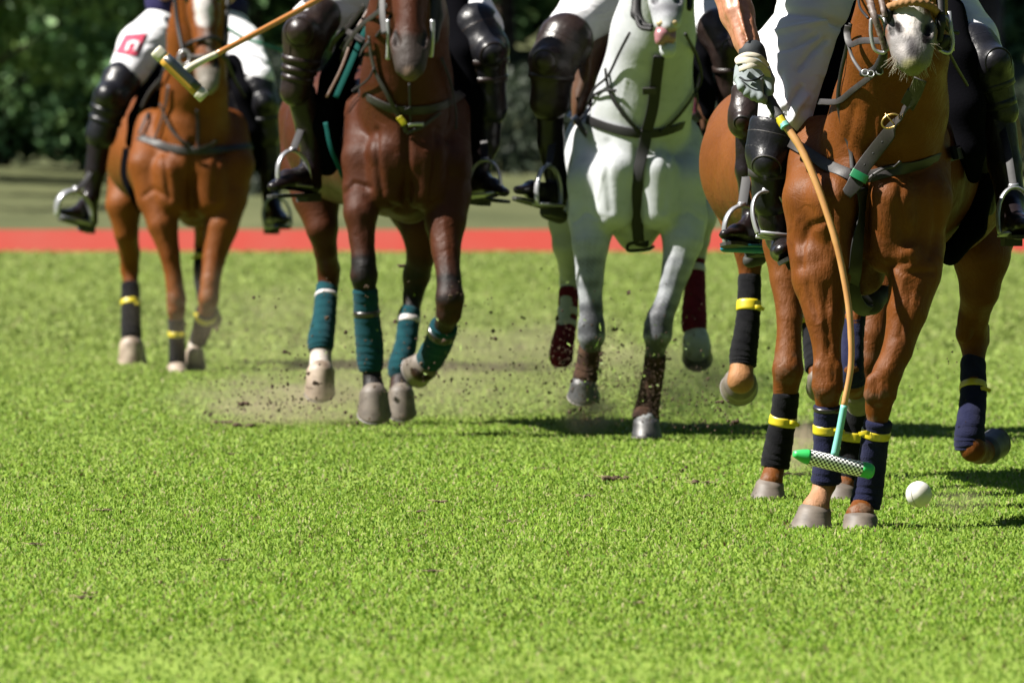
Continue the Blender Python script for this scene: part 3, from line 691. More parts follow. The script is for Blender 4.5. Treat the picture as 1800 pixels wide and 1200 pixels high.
f.wrap([(1544, 738, -.02, 25), (1537, 780, .0, 24), (1528, 850, .03, 26), (1520, 892, .03, 27)], 'wrap_navy', [(.16, .11, 'tape_yellow')], 2)
f.wrap([(1710, 630, 1.66, 22), (1711, 690, 1.60, 23), (1706, 745, 1.52, 25), (1704, 775, 1.51, 27), (1705, 790, 1.51, 25)], 'wrap_navy', [(.19, .06, 'tape_yellow')], 3)
f.wrap([(1506, 520, 1.54, 23), (1500, 570, 1.5, 20), (1497, 640, 1.43, 21), (1499, 676, 1.45, 23)], 'wrap_navy', [(.07, .07, 'tape_yellow')], 4)
# harness
st = f.strap('breastplate', [(1392, 250), (1425, 275), (1465, 297), (1508, 312), (1555, 305), (1610, 288), (1692, 268)], 21, 'grey_leather')
f.strap('buckle_tab', [(1664, 272), (1697, 265)], 24, 'pad_cloth', parent=st, lift=.011)
vs = f.strap('breast_strap', [(1509, 330), (1506, 380), (1500, 440), (1498, 500)], 27, 'black_leather', lift=.010)
f.band('belly_strap', [(1498, 495, .10), (1502, 525, .16), (1520, 545, .26), (1550, 535, .4), (1562, 505, .55)], 26, 'black_leather', vs, nrmv=(.0, -1, -.5), thick=.012)
f.blob('girth_guard', 'black_leather', [[(1508, 520, .3, 16), (1532, 532, .32, 19), (1552, 516, .38, 16)]], .007, .008, vs)
bp = f.band('martingale', [(1618, 140, -.55), (1606, 168, -.46), (1586, 200, -.30), (1565, 232, -.14), (1540, 264, -.06), (1516, 296, -.04), (1503, 322, -.05), (1487, 343, -.05)], [24, 25, 26, 27, 27, 27, 28, 20], 'grey_leather', nrmv=(.1, -1, .35), thick=.005)
f.band('keeper', [(1607, 163, -.47), (1595, 186, -.40)], 27, 'black_leather', bp, nrmv=(.1, -1, .35), thick=.009)
V, F = ring(f.q(1566, 213, -.19), nrm(np.array([-.4, 0, .9])), nrm(np.array([.85, -.1, .4])), .020, .030, .0032, 24); mk('buckle', V, F, 'brass', bp)
V, F = tube([f.q(1556, 200, -.20), f.q(1575, 222, -.20)], .0025, 6); mk('buckle_pin', V, F, 'brass', bp)
f.band('rubber_band', [(1514, 303, -.055), (1507, 316, -.056)], 32, 'tape_green', bp, nrmv=(.1, -1, .35), thick=.012)
for i, (x, y, z) in enumerate(((1551, 250, -.11), (1535, 270, -.075), (1520, 290, -.055))):
    V, Q = Blob().ball(f.q(x, y, z - .002), .004, .001).mesh(.0015); mk_np('strap_hole', V, Q, 'black_leather', bp)
f.strap('rein_loop', [(1512, 318), (1535, 315), (1556, 298), (1580, 270)], 5, 'grey_leather', lift=.02)
f.band('neck_strap', [(1495, 42, -.20), (1489, 80, -.12), (1478, 130, -.06), (1473, 178, -.02), (1482, 225, .0), (1494, 262, .0), (1498, 300, -.02)], 7, 'grey_leather', nrmv=(-.3, -1, .1))
f.band('draw_rein', [(1440, 179, .1), (1473, 178, -.03), (1500, 158, -.1), (1530, 135, -.22), (1550, 118, -.35)], 11, 'grey_leather', nrmv=(-.1, -1, .2))
f.band('cheek_loop', [(1550, 72, -.45), (1515, 72, -.34), (1495, 78, -.24), (1489, 60, -.2), (1491, 45, -.2)], 12, 'grey_leather', nrmv=(-.2, -1, .2))
f.band('cheek_tie', [(1491, 78, -.22), (1500, 105, -.25), (1518, 130, -.32), (1530, 133, -.36)], 6, 'grey_leather', nrmv=(-.2, -1, .2))
bl = f.blob('curb_hook', 'black_leather', [[(1516, 130, -.36, 6), (1535, 127, -.4, 7), (1550, 110, -.45, 9), (1553, 95, -.5, 8)], [(1535, 127, -.4, 5), (1548, 128, -.42, 4)]], .004, .004)
for x, y in ((1521, 128), (1531, 130), (1546, 126)):
    V, F = ring(f.q(x, y, -.43), (1, 0, 0), (0, .3, .95), .010, .010, .0025, 14, seg=6); mk('chain_link', V, F, 'steel', bl)
# bridle: rope noseband, steel cheek ring, rolled rein, black keepers
V, F = tube(spline([f.q(1553, 28, -.56), f.q(1561, 15, -.61), f.q(1581, 7, -.648), f.q(1603, 4, -.662), f.q(1626, 7, -.648), f.q(1642, 16, -.61), f.q(1648, 30, -.56)], 10), .0125, 12, mod=lambda t, a: 1 + .16 * math.sin(a * 2 + t * 90))
mk('noseband', V, F, 'rope', f.root)
for cx, cz in ((1545, -.62), (1660, -.58)):
    pts = [f.q(cx - 14, 36, cz), f.q(cx - 6, 29, cz), f.q(cx + 6, 33, cz), f.q(cx + 12, 52, cz), f.q(cx + 15, 76, cz), f.q(cx + 10, 92, cz), f.q(cx, 92, cz), f.q(cx - 9, 84, cz), f.q(cx - 14, 60, cz)]
    V, F = tube(np.array(spline(pts + [pts[0]], 5))[:-1], .0062, 10, closed=True); br = mk('bit_ring', V, F, 'steel', f.root)
    V, F = tube([f.q(cx + 8, 20, cz), f.q(cx + 12, 55, cz), f.q(cx + 14, 90, cz + .01)], .007, 10); mk('bit_shank', V, F, 'steel', br)
f.line('rein', [(1524, -20, -.5), (1534, 20, -.62), (1546, 55, -.63), (1556, 88, -.62)], [7, 6.5, 6, 5], 'rein', mod=lambda t, a: 1 + .12 * math.sin(a * 2 + t * 70))
f.line('rein', [(1545, -20, -.55), (1552, 14, -.63), (1556, 30, -.64)], 5, 'rein')
f.line('rein', [(1508, -10, -.2), (1512, 14, -.3), (1526, 32, -.5)], 2.4, 'black_leather')
f.blob('cheek_piece', 'black_leather', [[(1562, 22, -.62, 8), (1560, 42, -.62, 7)]], .005, .005)
f.blob('cheek_piece', 'black_leather', [[(1652, -20, -.55, 9), (1655, 40, -.6, 7), (1652, 70, -.6, 6)]], .005, .005)
f.line('lip_strap', [(1655, 20, -.6), (1657, 40, -.58), (1668, 54, -.55), (1684, 58, -.52)], 4, 'black_leather')
f.blob('curb_keeper', 'black_leather', [[(1653, 82, -.58, 8), (1662, 70, -.58, 8), (1664, 90, -.55, 9)]], .005, .005)
f.line('rein', [(1664, 82, -.5), (1676, 108, -.3), (1700, 150, .2)], 3, 'black_leather')
# whiskers and beard hairs
parts = []
for i in range(70):
    x = 1572 + 64 * R.random(); y = 96 + 30 * (1 - abs(x - 1604) / 34) + R.uniform(-8, 4); z = -.70 + R.uniform(0, .06)
    L = R.uniform(10, 36); dx = (x - 1604) * .35 + R.uniform(-9, 9)
    parts.append(tube(spline([f.q(x, y, z), f.q(x + dx * .5, y + L * .5, z - .005), f.q(x + dx + R.uniform(-4, 4), y + L, z)], 2), [.0007, .0003], 3, caps=False))
for i in range(8):
    x = R.choice([1572, 1638]) + R.uniform(-5, 5); y = R.uniform(70, 110); z = -.68
    sx = -1 if x < 1604 else 1
    parts.append(tube([f.q(x, y, z), f.q(x + sx * R.uniform(6, 22), y + R.uniform(0, 26), z)], [.0007, .0003], 3, caps=False))
V, F = join(*parts); mk('whiskers', V, F, 'whisker', f.root)
# saddle, cloth and girth
def saddle(f, seat, fl, fr, cl, cr, girth, flap_m, cloth_m, back=None, flap_r=24):
    """seat rows over the back; fl / fr flap rows and cl / cr cloth rows down each side"""
    o = f.blob('saddle', 'saddle', [seat], .012, .012)
    for rows in (fl, fr):
        b = Blob(); f.chain(rows, .006, b, (1, 0, 0), .22); V, Q = b.mesh(.008); mk_np('saddle_flap', V, Q, flap_m, o)
    b = Blob()
    for rows in (cl, cr): f.chain(rows, .006, b, (1, 0, 0), .12)
    V, Q = b.mesh(.007); mk_np('saddle_cloth', V, Q, cloth_m, f.root)
    if girth:
        V, F = ribbon(spline([f.q(*g) for g in girth], 8), [nrm(f.q(*g) - f.q(*girth[0])) * 0 + np.array([0, -1, -.2]) for g in range(0)] or [np.array([0, -1., -.25])] * (8 * (len(girth) - 1) + 1), .06, .01); mk('girth', V, F, 'pad_cloth', f.root)
    return o
f.blob('saddle_shade_roll', 'pad_cloth', [[(1500, 20, .75, 22), (1478, 90, .62, 24), (1454, 160, .50, 27), (1432, 215, .42, 26), (1404, 262, .40, 18)]], .010, .012)
f.blob('saddle_shade_roll', 'pad_cloth', [[(1672, 20, .7, 26), (1680, 110, .55, 36), (1698, 190, .5, 32), (1708, 260, .5, 24), (1712, 310, .55, 14)]], .010, .012)  # black roll put where deep shade lies between neck and leg
so = saddle(f, [(1570, 70, .85, 60), (1590, 75, 1.15, 75), (1600, 60, 1.35, 60)],
       [(1470, 100, .85, 110), (1442, 190, .85, 130), (1425, 250, .85, 100)], [(1690, 110, .95, 110), (1722, 210, .95, 130), (1740, 280, .95, 100)],
       [(1488, 70, 1.0, 150), (1436, 200, 1.0, 190), (1412, 270, 1.0, 150)], [(1680, 70, 1.05, 110), (1738, 180, 1.05, 120), (1755, 250, 1.05, 90)],
       None, 'saddle', 'pad_cloth')
f.blob('girth', 'pad_cloth', [[(1738, 300, .8, 20), (1712, 400, .75, 20), (1670, 448, .7, 20)]], .01, .01, None, (0, 0, 1), 1)
f.blob('girth', 'pad_cloth', [[(1395, 300, .75, 22), (1390, 380, .62, 26), (1405, 430, .55, 26), (1440, 470, .6, 24)]], .01, .01, None, (0, 0, 1), 1)
SADE = so

# rider of the leading horse
pe = Fig(26.85, 'person', 1450, 'player in white breeches at the right, gloved hand gripping the mallet with a checked head', 'person', 'polo players riding')
f = pe
legL = [(1480, -60, .95, 66), (1428, 30, .72, 64), (1393, 128, .5, 56), (1378, 212, .32, 47)]
legL2 = [(1372, 215, .32, 40), (1355, 290, .32, 30), (1358, 370, .36, 26), (1368, 415, .38, 22)]
legR = [(1560, -60, 1.1, 66), (1650, 0, .95, 60), (1705, 70, .75, 48), (1728, 110, .62, 42)]
legR2 = [(1728, 110, .62, 40), (1752, 200, .62, 30), (1765, 300, .62, 26), (1772, 350, .6, 22)]
torso(f, (1500, -90, .95, 82), (1440, -260, .80, 88), (1420, -330, .72, 34), 'navy_shirt',
      (1330, -290, .70, 36), (1262, -120, .48, 31), (1322, 98, .12, 17), (1560, -270, .75, 36), (1620, -150, .4, 30), (1560, -110, .05, 20), (1405, -410, .60, 56),
      legs=(legL, legL2, legR, legR2))
# forearm in the picture, with its muscle and tendons
b = Blob(); f.chain([(1258, -150, .48, 36), (1280, -30, .30, 33.5), (1296, 25, .22, 29), (1312, 72, .15, 21.5), (1322, 98, .12, 19.5)], .007, b)
f.chain([(1272, -40, .24, 16), (1288, 20, .16, 13), (1308, 85, .10, 6)], .006, b); f.chain([(1300, -30, .25, 12), (1316, 40, .15, 8), (1326, 85, .10, 5)], .005, b)
f.chain([(1292, -40, .20, 4), (1298, 10, .138, 3.2), (1307, 50, .10, 3)], .003, b); f.chain([(1280, 0, .18, 3), (1302, 30, .125, 2.8), (1314, 70, .085, 2.5)], .003, b)
V, Q = b.mesh(.006); mk_np('forearm', V, Q, 'skin', f.root)
def wrinkle(b):
    for (x0, y0, z0, x1, y1, z1, rr) in ((1345, 60, .46, 1420, 20, .50, 7), (1340, 85, .42, 1440, 50, .50, 6), (1400, 110, .38, 1450, 60, .55, 7), (1385, 190, .25, 1412, 150, .33, 6), (1390, 205, .23, 1416, 172, .32, 5), (1352, 130, .38, 1372, 180, .25, 5), (1430, 10, .55, 1490, -10, .7, 8), (1372, 35, .5, 1450, 5, .6, 6)):
        f.cone((x0, y0, z0, rr), (x1, y1, z1, rr * .6), .006, blob=b)
b = Blob()
for rows in (legL, legR, [(1500, -90, .95, 86), (1520, -60, 1.0, 86)]): f.chain(rows, .010, b)
V, Q = b.mesh(.0075)
for pts, w_, dp in (([(1342, 30), (1390, 14), (1450, 20), (1490, 40)], .012, .016), ([(1340, 62), (1400, 46), (1462, 34)], .010, -.012), ([(1336, 90), (1400, 78), (1446, 58)], .010, .012), ([(1410, 118), (1440, 84), (1462, 66)], .011, .014), ([(1352, 120), (1362, 160), (1360, 200)], .012, -.009),
                    ([(1384, 205), (1400, 170), (1416, 150)], .009, .014), ([(1396, 212), (1412, 184), (1424, 168)], .008, -.010), ([(1366, 210), (1384, 190)], .008, .010), ([(1378, 130), (1384, 170)], .010, .009), ([(1660, 20), (1690, 40), (1716, 60)], .012, .014), ([(1672, 60), (1700, 80)], .010, .012)):
    f.groove(pts, w_, dp)
mk_np('breeches', f.sculpt(V, Q), Q, 'cloth', f.root); f.marks = []
kp = f.knee_pad((1366, 226, .32, 45), (1356, 268, .31, 44), (1357, 350, .34, 31), (1350, 285, .26, 28), 'pad_black', (.4, .9), strap_m='grey_leather', trim=True)
b = Blob(); f.cone((1368, 236, .32, 44), (1365, 252, .32, 45), .003, blob=b); b.carve(f.q(1372, 228 - 120, .32), f.q(1372, 228 - 120, .32), f.r(119), f.r(119)); V, Q = b.mesh(.006); mk_np('cuff', V, Q, 'pad_brown', kp)
f.boot([(1360, 340, .34, 30), (1362, 385, .36, 28), (1372, 420, .38, 23)], (1384, 436, .44, 19), (1376, 440, .22, 19), (1374, 438, .12, 16))
f.stirrup((1333, 412, .22), (1348, 338, .28), (1402, 420, .26), 4.5, SADE, 'steel', [(1362, 260, .38), (1380, 180, .55)], lw=14)
f.knee_pad((1712, 84, .66, 40), (1740, 122, .58, 40), (1762, 196, .60, 25), (1750, 108, .53, 27), 'pad_black', (.35, .8))
f.boot([(1752, 200, .62, 32), (1766, 290, .6, 29), (1778, 355, .58, 24)], (1776, 395, .62, 21), (1790, 398, .4, 21), (1800, 395, .30, 17))
f.stirrup((1758, 412, .38), (1782, 330, .42), (1818, 408, .42), 4.5, SADE, 'steel', [(1770, 260, .5), (1745, 160, .7)], lw=14)
# gloved hand: back of the hand towards the camera, fingers closing round the grip, thumb down its side
def hand():
    hb = Blob(); c = lambda A, B, k=.0035: f.cone(A, B, k, blob=hb)
    c((1324, 100, .11, 20), (1320, 118, .10, 22)); c((1306, 122, .09, 15), (1303, 138, .07, 14)); c((1330, 118, .09, 19), (1332, 140, .07, 18)); c((1316, 122, .08, 18), (1316, 142, .06, 16))
    # four unequal fingers, two bends each
    for (x, y, r_, l1, l2) in ((1332, 146, 8.2, 27, 10), (1320, 150, 8.0, 19, 12), (1309, 148, 7.6, 15, 11), (1299, 142, 6.8, 12, 9)):
        k1 = (x, y, .035, r_ * 1.1); k2 = (x + 4, y + l1, .005, r_); k3 = (x + 13, y + l1 + l2 * .35, .045, r_ * .9); k4 = (x + 19, y + l1 - 3, .085, r_ * .8)
        c(k1, k2, .002); c(k2, k3, .002); c(k3, k4, .002)
    # thumb from the side of the palm
    c((1344, 122, .08, 11), (1352, 140, .06, 10)); c((1352, 140, .06, 10), (1352, 160, .045, 8.5), .002); c((1352, 160, .045, 8.5), (1347, 176, .05, 7.2), .002)
    V, Q = hb.mesh(.0032); o = mk_np('glove', V, Q, 'glove', f.root)
    b2 = Blob(); f.cone((1322, 93, .115, 24), (1325, 106, .11, 24), .003, blob=b2); V, Q = b2.mesh(.004); mk_np('glove_cuff', V, Q, 'glove_dark', o)
    for (pts, w_) in (([(1296, 108, .03), (1312, 106, -.01), (1332, 112, -.01), (1348, 128, .03), (1350, 146, .07)], 12), ([(1300, 122, .01), (1318, 116, -.02), (1338, 118, .0), (1352, 130, .05)], 10), ([(1298, 112, .04), (1296, 104, .09), (1312, 96, .03), (1335, 100, .02), (1350, 116, .06)], 8)):
        f.band('wrist_sling', pts, w_, 'sling', o, nrmv=(-.2, -1, .3), thick=.006)
    f.line('glove_seam', [(1300, 136, .012), (1312, 142, .0), (1330, 140, .0), (1342, 132, .025)], 1.8, 'glove_dark', o)
hand()

# mallet of the leading rider
ml = Fig(26.85, 'polo_mallet', 1465, 'bent cane mallet with a green-tipped checked head swinging just above the grass', 'mallet', 'polo mallets')
f = ml
f.line('cane', [(1345, 165, .06), (1378, 216, .0), (1410, 265, -.04), (1440, 335, -.08), (1468, 420, -.12), (1484, 490, -.14), (1494, 560, -.16), (1496, 640, -.17), (1483, 716, -.18)], [7.2, 7.2, 6.8, 6.5, 6.3, 6, 5.8, 5.6, 5.6], 'cane', mod=lambda t, a: 1 + .06 * (abs((t * 17) % 1 - .5) < .06))
f.line('grip', [(1330, 142, .08), (1350, 172, .05), (1372, 210, .0)], [10.5, 10, 9.5], 'grip', mod=lambda t, a: 1 + .04 * math.sin(t * 60 + a))
f.line('yellow_tape', [(1370, 207, .0), (1378, 220, -.01)], 8.6, 'tape_yellow'); f.line('turquoise_band', [(1377, 217, -.008), (1381, 224, -.015)], 8.8, 'teal_tape')
f.line('taped_end', [(1484, 712, -.18), (1476, 755, -.18), (1467, 800, -.18)], [6.4, 6.4, 7.2], 'teal_tape')
a0 = f.q(1395, 797, -.22); a1 = f.q(1534, 829, -.14); ax = a1 - a0
A_ = spline([a0 + ax * t for t in np.linspace(0, 1, 9)], 4); N = len(A_)
def headr(t): return .0245 * (1 - .62 * max(0, (.20 - t) / .20) ** 1.6) * (1 - .25 * max(0, (t - .97) / .03) ** 2)
i0, i1 = int(.20 * N), int(.83 * N)
for nm, sl, m_ in (('green_tip', A_[:i0 + 1], 'green_tip'), ('green_end', A_[i1:], 'green_tip')):
    ts = [np.linalg.norm(p - a0) / np.linalg.norm(ax) for p in sl]; V, F = tube(sl, [headr(t) for t in ts], 26); mk(nm, V, F, m_, f.root)
seg = A_[i0:i1 + 1]; V, F = tube(seg, .0246, 26, caps=False)
uv = [(i / (len(seg) - 1) + .5 * k / 26 * 0, k / 26) for i in range(len(seg)) for k in range(26)]
V2 = V + V[:0]; mk('mallet_head', V, F, 'check', f.root, uv=uv)

# ball
bo = P(1615, 868, 26.6); V, Q = Blob().ball(np.array(bo), .041, .002).mesh(.0032)
o = mk_np('ball', V - np.array(bo), Q, 'ball', None); o.name = 'polo_ball'; o.location = bo; tag(o, 'scuffed white polo ball flying just above the grass at the right', 'ball')
u1 = nrm(np.array([.8, -.6, .15])); u2 = nrm(np.cross(u1, (0.3, .2, 1)))
V, F = ring((0, 0, 0), u2, nrm(np.cross(u1, u2)), .0412, .0412, .0011, 40, seg=6); s_ = mk('seam', np.array(V) + np.array(bo), F, 'sling', None); s_.parent = o; s_.location = -Vector(bo)

# ================================================================ chestnut horse behind the leader
D = Fig(29.2, 'polo_horse', 1440, 'chestnut polo horse in black leg bandages, mostly hidden behind the leading horse', 'horse', 'polo horses galloping towards the camera')
S = 513; f = D; CH2 = (.165, .052, .008)
f.cone((1462, 330, .25, 98), (1440, 310, .8, 128), .02); f.cone((1440, 310, .8, 128), (1375, 290, 1.5, 140), .02); f.cone((1375, 285, 1.5, 140), (1345, 260, 2.0, 106), .02)
f.chain([(1340, 250, 2.1, 98), (1318, 330, 2.1, 74)], .02)
f.chain([(1470, 270, .25, 95), (1490, 130, -.05, 75), (1505, -60, -.35, 56)], .012)
f.cone((1395, 330, .1, 46), (1392, 420, .1, 46)); f.cone((1525, 330, .1, 46), (1535, 420, .1, 46))
f.chain([(1384, 430, .12, 44), (1384, 490, .08, 30), (1388, 560, .03, 22), (1386, 620, .0, 23), (1385, 650, -.02, 27), (1382, 680, 0, 22), (1372, 740, .02, 16), (1364, 810, .04, 18), (1360, 828, .02, 17), (1355, 848, -.01, 22)], .005)
f.chain([(1545, 430, .12, 40), (1545, 520, .06, 38), (1534, 590, .0, 27), (1524, 640, -.02, 24), (1516, 680, -.02, 24), (1508, 710, .0, 19), (1500, 780, .02, 16), (1494, 840, .03, 18), (1482, 858, .0, 20)], .005)
# hind leg seen below the stirrup, foot raised
f.chain([(1318, 340, 2.05, 72), (1312, 400, 1.9, 42), (1318, 450, 1.9, 24), (1318, 480, 1.9, 18), (1314, 560, 1.86, 17), (1305, 630, 1.84, 19), (1303, 652, 1.82, 20), (1302, 668, 1.80, 25)], .006)
f.chain([(1400, 340, 2.0, 70), (1415, 420, 1.95, 40), (1425, 520, 2.0, 20), (1430, 600, 1.9, 15), (1436, 660, 1.8, 15)], .006)
f.chain([(1340, 220, 2.35, 22), (1335, 300, 2.42, 26), (1335, 380, 2.42, 16)], .01)
at = horse_head(f, (1510, -200, -.4), (1530, 60, -.75), S)
f.spot((1302, 640, 1.7, 30), (1302, 675, 1.7, 30), (.42, .21, .09), .03)
f.build(.0105, CH2)
f.hoof((1354, 847, -.01, 24), (1349, 876, -.03, 32), fwd=(-.15, -1, 0), normal=(0, 0, -1))
f.hoof((1480, 856, .0, 24), (1477, 884, -.03, 32), fwd=(-.1, -1, 0), normal=(0, 0, -1))
f.hoof((1301, 670, 1.90, 29), (1299, 680, 1.99, 33), 'hoof', fwd=(0, -.2, -1), normal=(0, .85, -.5))
f.hoof((1437, 664, 1.8, 18), (1441, 680, 1.9, 24), fwd=(0, -.1, -1))
Y = 'tape_yellow'
f.wrap([(1383, 688, .0, 23), (1376, 740, .02, 23), (1366, 795, .03, 25), (1362, 822, .03, 25)], 'wrap_black', [(.29, .09, Y)], 5)
f.wrap([(1508, 705, .0, 21), (1502, 760, .02, 21), (1497, 815, .03, 23), (1491, 845, .03, 22)], 'wrap_black', [(.32, .10, Y)], 6)
f.wrap([(1318, 480, 1.9, 20), (1315, 560, 1.86, 21), (1307, 620, 1.84, 24), (1306, 645, 1.83, 23)], 'wrap_black', [(.21, .07, Y)], 7)
f.wrap([(1426, 530, 2.0, 19), (1430, 600, 1.9, 19), (1435, 650, 1.82, 20)], 'wrap_black', [(.2, .07, Y)], 8)
f.strap('breastplate', [(1380, 300), (1420, 330), (1460, 345), (1510, 330), (1550, 300)], 20, 'black_leather')
SADD = saddle(f, [(1440, 140, 1.0, 50), (1425, 135, 1.3, 62), (1410, 130, 1.5, 50)],
       [(1340, 170, .95, 80), (1322, 240, .9, 100), (1316, 300, .9, 80)], [(1530, 170, 1.0, 80), (1550, 240, 1.0, 100), (1560, 300, 1.0, 80)],
       [(1360, 160, 1.0, 100), (1334, 250, 1.0, 120)], [(1520, 160, 1.05, 100), (1548, 250, 1.05, 120)], None, 'saddle', 'pad_cloth')
pd = Fig(29.2, 'person', 1400, 'player hidden behind the leader, one brown boot on a blue-padded stirrup tread showing', 'person', 'polo players riding')
f = pd
lL = [(1420, 40, 1.2, 56), (1360, 100, .9, 48), (1325, 145, .7, 36)]; lL2 = [(1325, 145, .7, 30), (1313, 240, .72, 20), (1315, 320, .74, 16), (1325, 370, .76, 17)]
lR = [(1470, 40, 1.2, 56), (1530, 90, 1.0, 48), (1560, 150, .8, 36)]; lR2 = [(1560, 150, .8, 30), (1570, 240, .8, 26), (1575, 330, .8, 22)]
torso(f, (1440, 10, 1.2, 70), (1440, -150, 1.15, 76), (1440, -215, 1.1, 30), 'white_shirt', (1370, -170, 1.1, 32), (1350, -70, .9, 27), (1400, -10, .5, 19), (1510, -170, 1.1, 32), (1530, -70, .9, 27), (1490, -10, .5, 19), (1440, -280, 1.05, 50), legs=(lL, lL2, lR, lR2))
f.blob('breeches', 'cloth', [lL, lR, [(1440, 10, 1.2, 72), (1440, 40, 1.2, 70)]], .011, .010)
f.knee_pad((1314, 160, .68, 25), (1311, 195, .66, 27), (1311, 214, .66, 28), (1306, 212, .60, 16), 'pad_brown', (.05,), strap_m='black_leather', trim=True)
f.knee_pad((1560, 150, .8, 34), (1566, 195, .8, 32), (1572, 226, .8, 27), (1566, 180, .72, 20), 'pad_brown', (.9,))
f.boot([(1311, 228, .72, 19), (1311, 300, .72, 18), (1318, 340, .74, 18), (1326, 385, .76, 19)], (1330, 420, .74, 17), (1295, 412, .62, 17), (1276, 412, .54, 13), 'boot')
f.boot([(1570, 228, .8, 27), (1574, 320, .8, 23), (1578, 360, .8, 20)], (1580, 395, .8, 18), (1592, 395, .65, 18), (1600, 395, .58, 15))
st = f.stirrup((1276, 430, .58), (1305, 362, .62), (1340, 432, .68), 4.2, SADD, 'steel', [(1314, 300, .7), (1322, 220, .8)], lw=18, tread='blue_rubber')
f.blob('tread_pad', 'blue_rubber', [[(1272, 437, .60, 7), (1338, 440, .68, 7)]], .005, .004, st, u=(0, .3, 1), q=.9)
f.blob('boot_heel', 'sole', [[(1318, 458, .76, 13), (1334, 452, .78, 15)]], .006, .005)

# ================================================================ grey horse
C = Fig(35.3, 'polo_horse', 1120, 'grey polo horse with open mouth and maroon hind leg bandages', 'horse', 'polo horses galloping towards the camera')
S = 425; f = C
f.cone((1118, 320, .25, 100), (1118, 290, .7, 122), .02); f.cone((1118, 290, .7, 122), (1112, 280, 1.3, 122), .02); f.cone((1112, 280, 1.3, 122), (1106, 250, 1.8, 98), .02)
f.cone((1118, 170, .6, 55), (1118, 230, .6, 95), .02)
for A, B in (((1050, 245, .3, 42), (1040, 320, .10, 40)), ((1040, 320, .10, 42), (1040, 390, .10, 38)), ((1192, 245, .3, 42), (1202, 320, .10, 40)), ((1202, 320, .10, 42), (1200, 390, .10, 38)),
             ((1082, 300, .0, 36), (1080, 370, .02, 36)), ((1156, 300, .0, 36), (1158, 370, .02, 36)), ((1118, 230, .08, 60), (1118, 300, .06, 52)), ((1118, 390, .15, 42), (1118, 410, .22, 34))):
    f.cone(A, B, .010)
f.chain([(1120, 250, .25, 94), (1132, 170, .10, 84), (1148, 60, -.05, 72), (1165, -60, -.2, 58), (1172, -190, -.26, 48)], .014)
f.chain([(1090, 230, .08, 28), (1108, 130, -.06, 20), (1128, 20, -.16, 15)], .01)
f.chain([(1042, 385, .10, 42), (1038, 430, .05, 32), (1037, 490, .02, 23.5), (1039, 540, .0, 20), (1040, 570, -.01, 22), (1040, 595, -.02, 21), (1037, 615, .0, 16), (1031, 650, .03, 13), (1026, 672, .02, 15)], .005)
f.cone((1024, 570, -.03, 8), (1024, 592, -.03, 9), .004); f.cone((1055, 570, -.03, 8), (1056, 592, -.03, 9), .004)
f.chain([(1200, 385, .10, 44), (1200, 425, .05, 35), (1190, 470, .02, 26), (1175, 525, .0, 20), (1160, 560, -.02, 23), (1156, 590, -.03, 23), (1152, 615, -.01, 17), (1146, 660, .02, 13), (1138, 715, .03, 15), (1136, 738, .0, 19)], .005)
f.cone((1140, 570, -.04, 9), (1138, 592, -.04, 9), .004); f.cone((1174, 570, -.03, 8), (1172, 592, -.03, 9), .004)
# hind legs, both swinging clear of the turf
f.chain([(1050, 300, 1.7, 70), (1004, 390, 1.45, 40), (997, 430, 1.42, 26), (1000, 470, 1.5, 17), (1001, 495, 1.55, 17), (998, 530, 1.5, 14), (990, 600, 1.42, 15), (986, 622, 1.42, 16)], .006)
f.chain([(1180, 300, 1.7, 70), (1222, 380, 1.5, 38), (1226, 420, 1.55, 22), (1224, 450, 1.6, 16), (1222, 510, 1.54, 14), (1222, 570, 1.46, 16), (1224, 600, 1.44, 23), (1225, 612, 1.45, 24)], .006)
f.chain([(1106, 200, 2.1, 22), (1106, 260, 2.2, 26), (1106, 360, 2.2, 17)], .01)
at = horse_head(f, (1166, -200, -.34), (1173, 52, -.70), S, open_=1.0)
GD = (.06, .062, .07)  # naturally darker lower legs, deepened further to carry shade
for x0, x1 in ((1040, 1030), (1156, 1140)): 
    f.spot((x0, 560, -.02, 28), (x1, 700, .0, 28), GD, .08)
for a_, b_ in (((1037, 470), (1038, 560)), ((1190, 470), (1162, 560))): s_ = f.paint.insert(0, (f.q(*a_), f.q(*b_), f.r(22), f.r(30), np.array((.15, .16, .175)), .14, 2.5))
f.spot((1155, 12, -.68, 16), (1192, 12, -.68, 16), (.22, .22, .24), .05)
f.spot((1164, 60, -.66, 14), (1180, 60, -.66, 14), (.5, .32, .28), .02)
f.groove([(1120, 260), (1120, 400)], .018, 0.0110); f.groove([(1068, 250), (1066, 310), (1072, 370)], .014, 0.0066); f.groove([(1172, 250), (1172, 310), (1166, 370)], .014, 0.0066)
f.groove([(1010, 390), (1030, 372), (1056, 384)], .011, 0.0066); f.groove([(1078, 398), (1098, 414)], .012, 0.0055); f.groove([(1142, 412), (1168, 400)], .012, 0.0055); f.groove([(1184, 384), (1210, 372), (1234, 388)], .011, 0.0055)
for pts in ([(1026, 420), (1034, 480), (1036, 530)], [(1050, 430), (1046, 490), (1048, 540)], [(1206, 440), (1186, 500), (1168, 545)], [(1184, 450), (1172, 500)], [(1060, 300), (1050, 350)], [(1100, 140), (1090, 200)]): f.groove(pts, .006, -.003)
f.coat = 'grey_coat'; f.build(.0105, (.58, .60, .62), freckle=((.40, .42, .44), .35))
f.hoof((1025, 668, .02, 21), (1026, 695, .03, 29), 'hoof_dark', fwd=(-.1, -1, -.1), normal=(0, .5, -.86))
f.hoof((1136, 737, .0, 22), (1137, 767, -.02, 27), 'hoof_dark', fwd=(0, -1, 0), normal=(0, 0, -1))
f.hoof((1225, 608, 1.47, 25), (1226, 628, 1.54, 27), 'hoof_dark', fwd=(0, -.6, -1), normal=(0, .8, -.6))
